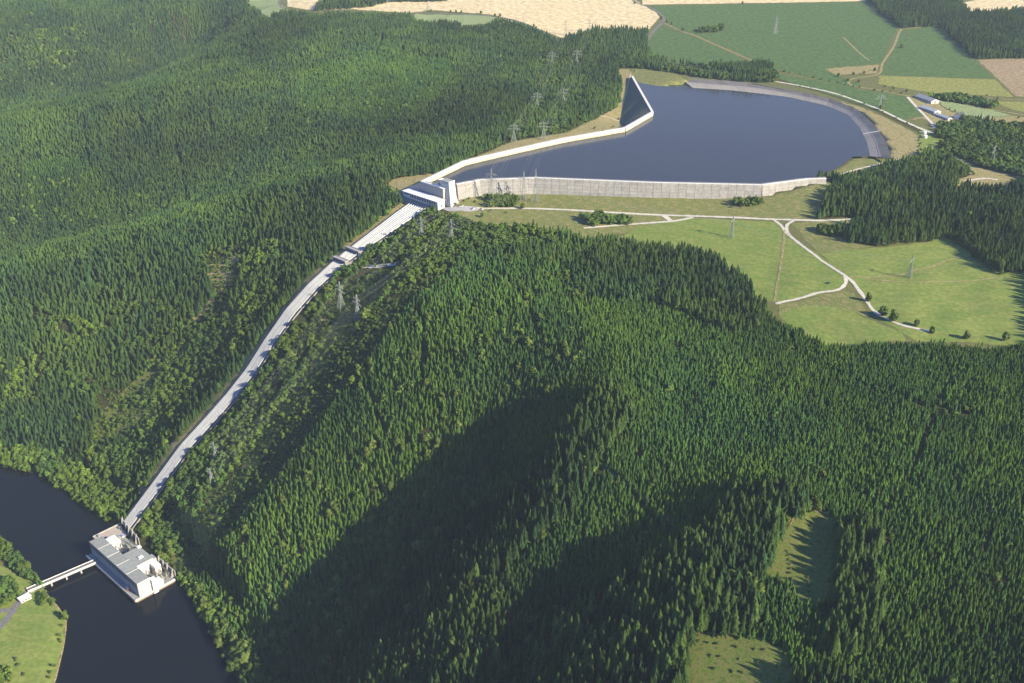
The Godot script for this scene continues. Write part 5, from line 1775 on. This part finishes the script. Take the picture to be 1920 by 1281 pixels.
const PYLON_LABELS := [
	"tall lattice pylon with two crossarms rising behind the bushes beside the valve house yard",
	"lattice pylon with one wide crossarm before the dam wall, beside the slim pylon",
	"slim tapering lattice pylon without wide arms standing before the dam wall",
	"wide armed pylon on the dry bank, on the valve house side of its pair",
	"wide armed pylon on the dry bank, on the far wall side of its pair",
	"wide armed pylon in the forest clearing above the dry bank, farther from the basin",
	"wide armed pylon in the forest above the dry bank, closer to the basin",
	"hazy wide armed pylon high in the forest corridor, farther from the basin",
	"hazy wide armed pylon high in the forest corridor, closer to the far road",
	"faint pylon in the wheat field beyond the forest, left one of the pair",
	"faint pylon in the wheat field beyond the forest, nearer the green crops",
	"lattice pylon standing alone in the big green crop field",
	"small pylon beside the basin road in front of the farm sheds",
	"pylon rising from the broadleaf wood beside the sandy clearing",
	"slim pylon at the top of the green meadow below the dam road",
	"slim pylon on a bare patch in the green meadow beside the track junction",
	"pylon among broadleaf trees close beside the upper pipes",
	"pylon among broadleaf trees farther from the upper pipes than its twin",
	"pylon in the scrub strip below the access path, nearer to the pipes",
	"pylon in the scrub strip at the edge of the dark spruce slope",
	"pylon in the lower gully beside the pipes, higher of the two",
	"lowest pylon of the gully, just above the power house",
	"tiny far pylon at the pale wheat field by the country road"]

const WIRE_LABELS := [
	["over the lower gully, on the side of the pipes", "up past the anchor blocks on the side of the pipes", "from the upper pipes to the pylon behind the bushes", "across the basin water beside the intake tower", "above the dry bank, on the valve house side", "through the forest corridor, on the left", "from the forest corridor to the left wheat field pylon"],
	["over the lower gully, on the side of the spruce slope", "up past the access path, on the spruce side", "from the scrub to the wide armed pylon at the dam", "across the basin water farther from the tower", "above the dry bank, on the far wall side", "through the forest corridor, on the right", "from the forest corridor to the right wheat field pylon"],
	["from the slim dam pylon over the dam road", "over the green meadow and the field track"]]

func build_pylons() -> void:
	var lines := [[20, 18, 16, 0, 3, 5, 7, 9], [21, 19, 17, 1, 4, 6, 8, 10], [2, 14, 15]]
	var turn := {}
	for l in lines:
		for k in l.size():
			var a: Array = PYLONS[l[maxi(k - 1, 0)]]
			var b: Array = PYLONS[l[mini(k + 1, l.size() - 1)]]
			turn[l[k]] = atan2(b[1] - a[1], b[2] - a[2])
	for k in PYLONS.size():
		var e: Array = PYLONS[k]
		pylon(e[0], ground_at(e[1], e[2]), e[3], turn.get(k, 0.5 + k), PYLON_LABELS[k])
	for l in lines:
		for k in l.size() - 1:
			var a: Array = PYLONS[l[k]]
			var b: Array = PYLONS[l[k + 1]]
			var t := thing("power_line", "thin power wires %s" % WIRE_LABELS[lines.find(l)][k], "power line", Vector3.ZERO, 0.0, "power lines over the plant")
			var ha := arms_of(a[0], a[3])
			var hb := arms_of(b[0], b[3])
			for r in ha.size():
				for s in [-1.0, -0.55, 0.55, 1.0]:
					var ea: Array = ha[r]
					var eb: Array = hb[mini(r, hb.size() - 1)]
					var p := ground_at(a[1], a[2]) + Vector3(0, ea[0] * a[3] - 2.0, 0) + Basis(Vector3.UP, turn[l[k]]) * Vector3(s * ea[1], 0, 0)
					var q := ground_at(b[1], b[2]) + Vector3(0, eb[0] * b[3] - 2.0, 0) + Basis(Vector3.UP, turn[l[k + 1]]) * Vector3(s * eb[1], 0, 0)
					var pts := PackedVector3Array()
					var rad := PackedFloat32Array()
					for i in 17:
						var f := i / 16.0
						pts.append(p.lerp(q, f) - Vector3(0, 4.0 * f * (1.0 - f) * p.distance_to(q) * 0.03, 0))
						rad.append(0.036)
					part("wire", tube(pts, rad, 4), mats.wire, t)

func make_materials() -> void:
	mats.floor = rough_surface([[0.048, 0.062, 0.022], [0.085, 0.085, 0.034], [0.062, 0.082, 0.026]], 60, 7, 1, 0.5)
	mats.dry = field_surface([[0.225, 0.240, 0.085], [0.17, 0.215, 0.064], [0.265, 0.255, 0.10], [0.31, 0.275, 0.13]], 90, 45, 30, 2, 0.35)
	mats.meadow = field_surface([[0.143, 0.202, 0.049], [0.154, 0.209, 0.051], [0.186, 0.221, 0.062], [0.149, 0.205, 0.05]], 420, 130, 110, 3, 0.12)
	mats.straw = field_surface([[0.22, 0.22, 0.085], [0.33, 0.29, 0.13], [0.42, 0.36, 0.19], [0.27, 0.25, 0.10]], 70, 40, 25, 4, 0.35)
	mats.wheat = field_surface([[0.54, 0.45, 0.25], [0.64, 0.55, 0.33], [0.58, 0.47, 0.27], [0.66, 0.58, 0.37]], 900, 60, 260, 5, 0.18)
	mats.crop = field_surface([[0.073, 0.131, 0.044], [0.088, 0.146, 0.049], [0.079, 0.138, 0.048], [0.098, 0.153, 0.052]], 700, 45, 200, 6, 0.2)
	mats.olive = field_surface([[0.204, 0.228, 0.066], [0.264, 0.264, 0.084], [0.18, 0.216, 0.06]], 300, 40, 120, 7, 0.2)
	mats.pale = field_surface([[0.192, 0.264, 0.12], [0.264, 0.312, 0.144], [0.228, 0.288, 0.132]], 250, 40, 100, 8, 0.2)
	mats.plough = field_surface([[0.28, 0.22, 0.13], [0.33, 0.26, 0.16], [0.24, 0.19, 0.11]], 500, 25, 150, 9, 0.2)
	mats.clearing = field_surface([[0.111, 0.175, 0.034], [0.149, 0.201, 0.045], [0.201, 0.191, 0.075], [0.095, 0.154, 0.03]], 40, 30, 12, 10, 0.4)
	mats.grass = rough_surface([[0.11, 0.15, 0.045], [0.20, 0.19, 0.08], [0.14, 0.17, 0.055]], 50, 9, 17, 0.35)
	mats.gullygrass = field_surface([[0.115, 0.167, 0.041], [0.161, 0.207, 0.052], [0.218, 0.207, 0.081], [0.103, 0.149, 0.037]], 50, 30, 14, 18, 0.4)
	mats.gravel = rough_surface([[0.34, 0.34, 0.36], [0.46, 0.46, 0.47]], 30, 6, 11, 0.25)
	mats.chalk = rough_surface([[0.52, 0.49, 0.42], [0.66, 0.63, 0.56], [0.44, 0.42, 0.34]], 24, 5, 12, 0.25)
	mats.earth = rough_surface([[0.10, 0.10, 0.06], [0.16, 0.13, 0.08]], 24, 5, 13, 0.3)
	mats.tarmac = rough_surface([[0.14, 0.14, 0.145], [0.20, 0.20, 0.20]], 30, 6, 14, 0.2)
	mats.plaza = rough_surface([[0.38, 0.33, 0.27], [0.48, 0.42, 0.36]], 20, 5, 15, 0.2)
	mats.deck = rough_surface([[0.26, 0.27, 0.27], [0.36, 0.36, 0.35]], 18, 4, 16, 0.25)
	var conc := [[0.36, 0.356, 0.35, "panel_a"], [0.40, 0.397, 0.392, "panel_b"], [0.325, 0.322, 0.317, "panel_c"], [0.375, 0.366, 0.357, "panel_d"]]
	for k in 4:
		var c: Array = conc[k]
		mats[c[3]] = rough_surface([[c[0] * 0.82, c[1] * 0.82, c[2] * 0.82], [c[0], c[1], c[2]], [c[0] * 1.12, c[1] * 1.12, c[2] * 1.12]], 26 + k * 7, 6 + k, 20 + k, 0.18, 0.9)
	mats.concrete_joint = plain(0.16, 0.155, 0.15)
	mats.concrete_white = rough_surface([[0.66, 0.66, 0.64], [0.76, 0.76, 0.74]], 30, 6, 30, 0.14, 0.85)
	mats.concrete_white_b = rough_surface([[0.60, 0.60, 0.58], [0.72, 0.72, 0.69]], 26, 5, 31, 0.16, 0.85)
	mats.concrete_stain = rough_surface([[0.50, 0.47, 0.34], [0.60, 0.57, 0.42]], 26, 5, 32, 0.2, 0.85)
	mats.concrete_stain_b = rough_surface([[0.44, 0.42, 0.30], [0.55, 0.52, 0.39]], 30, 6, 33, 0.2, 0.85)
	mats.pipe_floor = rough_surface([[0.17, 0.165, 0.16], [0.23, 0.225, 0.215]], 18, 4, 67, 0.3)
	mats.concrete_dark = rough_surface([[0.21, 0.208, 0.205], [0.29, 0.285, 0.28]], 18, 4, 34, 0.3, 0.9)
	mats.concrete_walk = rough_surface([[0.34, 0.33, 0.32], [0.44, 0.43, 0.41]], 14, 3, 35, 0.25, 0.9)
	mats.intake_a = rough_surface([[0.42, 0.415, 0.41], [0.50, 0.495, 0.485]], 18, 4, 36, 0.3, 0.9)
	mats.intake_b = rough_surface([[0.40, 0.395, 0.39], [0.48, 0.475, 0.465]], 22, 5, 37, 0.3, 0.9)
	mats.tower_white = rough_surface([[0.56, 0.57, 0.57], [0.66, 0.67, 0.66]], 24, 5, 38, 0.14, 0.85)
	mats.white_wall = rough_surface([[0.70, 0.71, 0.71], [0.78, 0.78, 0.77]], 20, 4, 39, 0.1, 0.8)
	mats.white_warm = rough_surface([[0.60, 0.56, 0.52], [0.70, 0.66, 0.62]], 20, 4, 40, 0.12, 0.8)
	mats.hall_wall = rough_surface([[0.50, 0.52, 0.46], [0.62, 0.63, 0.58]], 22, 5, 41, 0.2, 0.85)
	mats.quay_wall = rough_surface([[0.22, 0.20, 0.18], [0.32, 0.29, 0.26]], 14, 3, 42, 0.4, 0.9)
	mats.quay_stain = rough_surface([[0.20, 0.15, 0.10], [0.30, 0.22, 0.14]], 10, 3, 43, 0.4, 0.9)
	mats.roof_white = rough_surface([[0.66, 0.68, 0.70], [0.74, 0.76, 0.77]], 20, 5, 44, 0.1, 0.7)
	mats.roof_grey = rough_surface([[0.25, 0.27, 0.26], [0.31, 0.33, 0.31]], 26, 4, 45, 0.16, 0.7)
	mats.roof_grey_b = rough_surface([[0.23, 0.25, 0.24], [0.30, 0.32, 0.30]], 22, 4, 46, 0.18, 0.7)
	mats.roof_sheet = rough_surface([[0.26, 0.29, 0.30], [0.36, 0.39, 0.40]], 16, 4, 47, 0.2, 0.6)
	mats.roof_sheet_b = rough_surface([[0.42, 0.45, 0.46], [0.54, 0.57, 0.58]], 16, 4, 48, 0.2, 0.6)
	mats.roof_slate = plain(0.055, 0.06, 0.07, 0.7)
	mats.wall_weathered = rough_surface([[0.20, 0.205, 0.165], [0.15, 0.175, 0.105], [0.25, 0.24, 0.20], [0.13, 0.155, 0.09]], 30, 6, 49, 0.35)
	mats.lining_dark = rough_surface([[0.17, 0.17, 0.17], [0.24, 0.235, 0.23]], 26, 5, 61, 0.35)
	mats.lining_dark_b = rough_surface([[0.14, 0.14, 0.14], [0.21, 0.205, 0.20]], 22, 5, 62, 0.35)
	mats.lining_light = rough_surface([[0.29, 0.275, 0.245], [0.40, 0.38, 0.34]], 26, 5, 63, 0.3)
	mats.lining_light_b = rough_surface([[0.27, 0.255, 0.23], [0.36, 0.34, 0.31]], 22, 5, 64, 0.3)
	mats.lining_edge = plain(0.27, 0.265, 0.255)
	mats.pipe_white = rough_surface([[0.39, 0.415, 0.44], [0.49, 0.515, 0.535]], 30, 6, 65, 0.12, 0.55)
	mats.pipe_white_b = rough_surface([[0.36, 0.385, 0.405], [0.46, 0.485, 0.50]], 26, 5, 66, 0.15, 0.55)
	mats.pipe_ring = plain(0.34, 0.36, 0.38, 0.6)
	mats.glass_dark = plain(0.02, 0.025, 0.03, 0.12)
	mats.glass_green = plain(0.06, 0.085, 0.08, 0.2)
	mats.frame_grey = plain(0.36, 0.38, 0.38)
	mats.steel = plain(0.42, 0.43, 0.43, 0.6)
	mats.steel_dark = plain(0.14, 0.15, 0.13, 0.6)
	mats.pylon = plain(0.25, 0.285, 0.27, 0.55)
	mats.wire = plain(0.30, 0.32, 0.32, 0.5)
	mats.transformer = plain(0.20, 0.23, 0.20, 0.6)
	mats.orange = plain(0.55, 0.16, 0.04, 0.6)
	mats.tyre = plain(0.02, 0.02, 0.02, 0.9)
	mats.car_dark = plain(0.04, 0.05, 0.06, 0.3)
	mats.car_white = plain(0.72, 0.73, 0.74, 0.3)
	mats.car_blue = plain(0.10, 0.18, 0.42, 0.3)
	for w in [["basin_water", 0.034, 0.038, 0.044], ["river_water", 0.006, 0.008, 0.010]]:
		var m := plain(w[1], w[2], w[3], 0.1)
		m.metallic_specular = 0.2
		m.normal_enabled = true
		m.normal_texture = bump_texture(0.03, 2.0, 7)
		m.normal_scale = 0.3
		m.uv1_triplanar = true
		m.uv1_world_triplanar = true
		m.uv1_scale = Vector3.ONE / 40.0
		if w[0] == "river_water":
			m.roughness = 0.04
			m.normal_scale = 0.12
		mats[w[0]] = m

func _ready() -> void:
	rng.seed = 77
	var cam := Camera3D.new()
	cam.name = "camera"
	cam.position = Vector3(0, 730, 0)
	cam.rotation_degrees = Vector3(-27, 0, 0)
	cam.fov = 38.0
	cam.near = 1.0
	cam.far = 60000.0
	add_child(cam)
	view_from = cam.position
	view_basis = cam.basis
	view_tan = tan(deg_to_rad(cam.fov * 0.5))
	var env := Environment.new()
	env.background_mode = Environment.BG_SKY
	var sky := ProceduralSkyMaterial.new()
	sky.sky_top_color = Color(0.30, 0.47, 0.78)
	sky.sky_horizon_color = Color(0.71, 0.765, 0.82)
	sky.sky_curve = 0.12
	sky.ground_bottom_color = Color(0.16, 0.2, 0.14)
	sky.ground_horizon_color = Color(0.6, 0.68, 0.75)
	env.sky = Sky.new()
	env.sky.sky_material = sky
	env.background_energy_multiplier = 0.62
	env.tonemap_mode = Environment.TONE_MAPPER_LINEAR
	env.tonemap_exposure = 2.5
	env.sdfgi_enabled = true
	env.ssao_enabled = true
	env.ssil_enabled = true
	env.fog_enabled = true
	env.fog_density = 0.00004
	env.fog_light_color = Color(0.78, 0.86, 0.95)
	var we := WorldEnvironment.new()
	we.name = "air"
	we.environment = env
	add_child(we)
	var sun := DirectionalLight3D.new()
	sun.name = "sun"
	sun.light_energy = 1.6
	sun.light_color = Color(1.0, 0.935, 0.80)
	sun.light_angular_distance = 0.5
	sun.shadow_enabled = true
	var el := deg_to_rad(28.5)
	var to_sun := Vector3(0.85 * cos(el), sin(el), 0.53 * cos(el))
	sun.look_at_from_position(Vector3.ZERO, -to_sun)
	add_child(sun)

	make_materials()
	build_height()
	build_mask()
	build_ground()
	var river := ring("river")
	var lo := river[0]
	var hi := river[0]
	for p in river:
		lo = lo.min(p)
		hi = hi.max(p)
	var wide := PackedVector2Array()
	for p in Geometry2D.offset_polygon(river, 6.0)[0]:
		wide.append(p)
	structure("river_water", sheet(wide, 0.0), mats.river_water)
	for key in GROUNDS:
		var called: String = key
		if called.begins_with("open_dam") or called.begins_with("open_basin") or called.begins_with("open_plateau") or called.begins_with("open_west"):
			var m := drape(ring(called), 0.06, 20)
			if m:
				structure("meadow", m, mats.grass)
	for band in Geometry2D.offset_polyline(ring("near_wall"), 17.0):
		structure("meadow", drape(band, 0.09, 20), mats.dry)
	for e in PATCHES:
		var m := drape(fray(flat(e[3]), 1.6 if e[1] in ["wheat", "crop", "plough", "olive"] else 3.0, 12.0), 0.12 + 0.02 * (PATCHES.find(e) % 6), e[2])
		if m:
			structure(e[0], m, mats[e[1]])
	for e in ROADS:
		structure(e[0], road_mesh(flat(e[3]), e[2], 0.4), mats[e[1]])
	build_basin()
	build_valve_house()
	build_pipes()
	build_power_house()
	build_bridge()
	build_farm()
	build_pylons()
	build_woods()
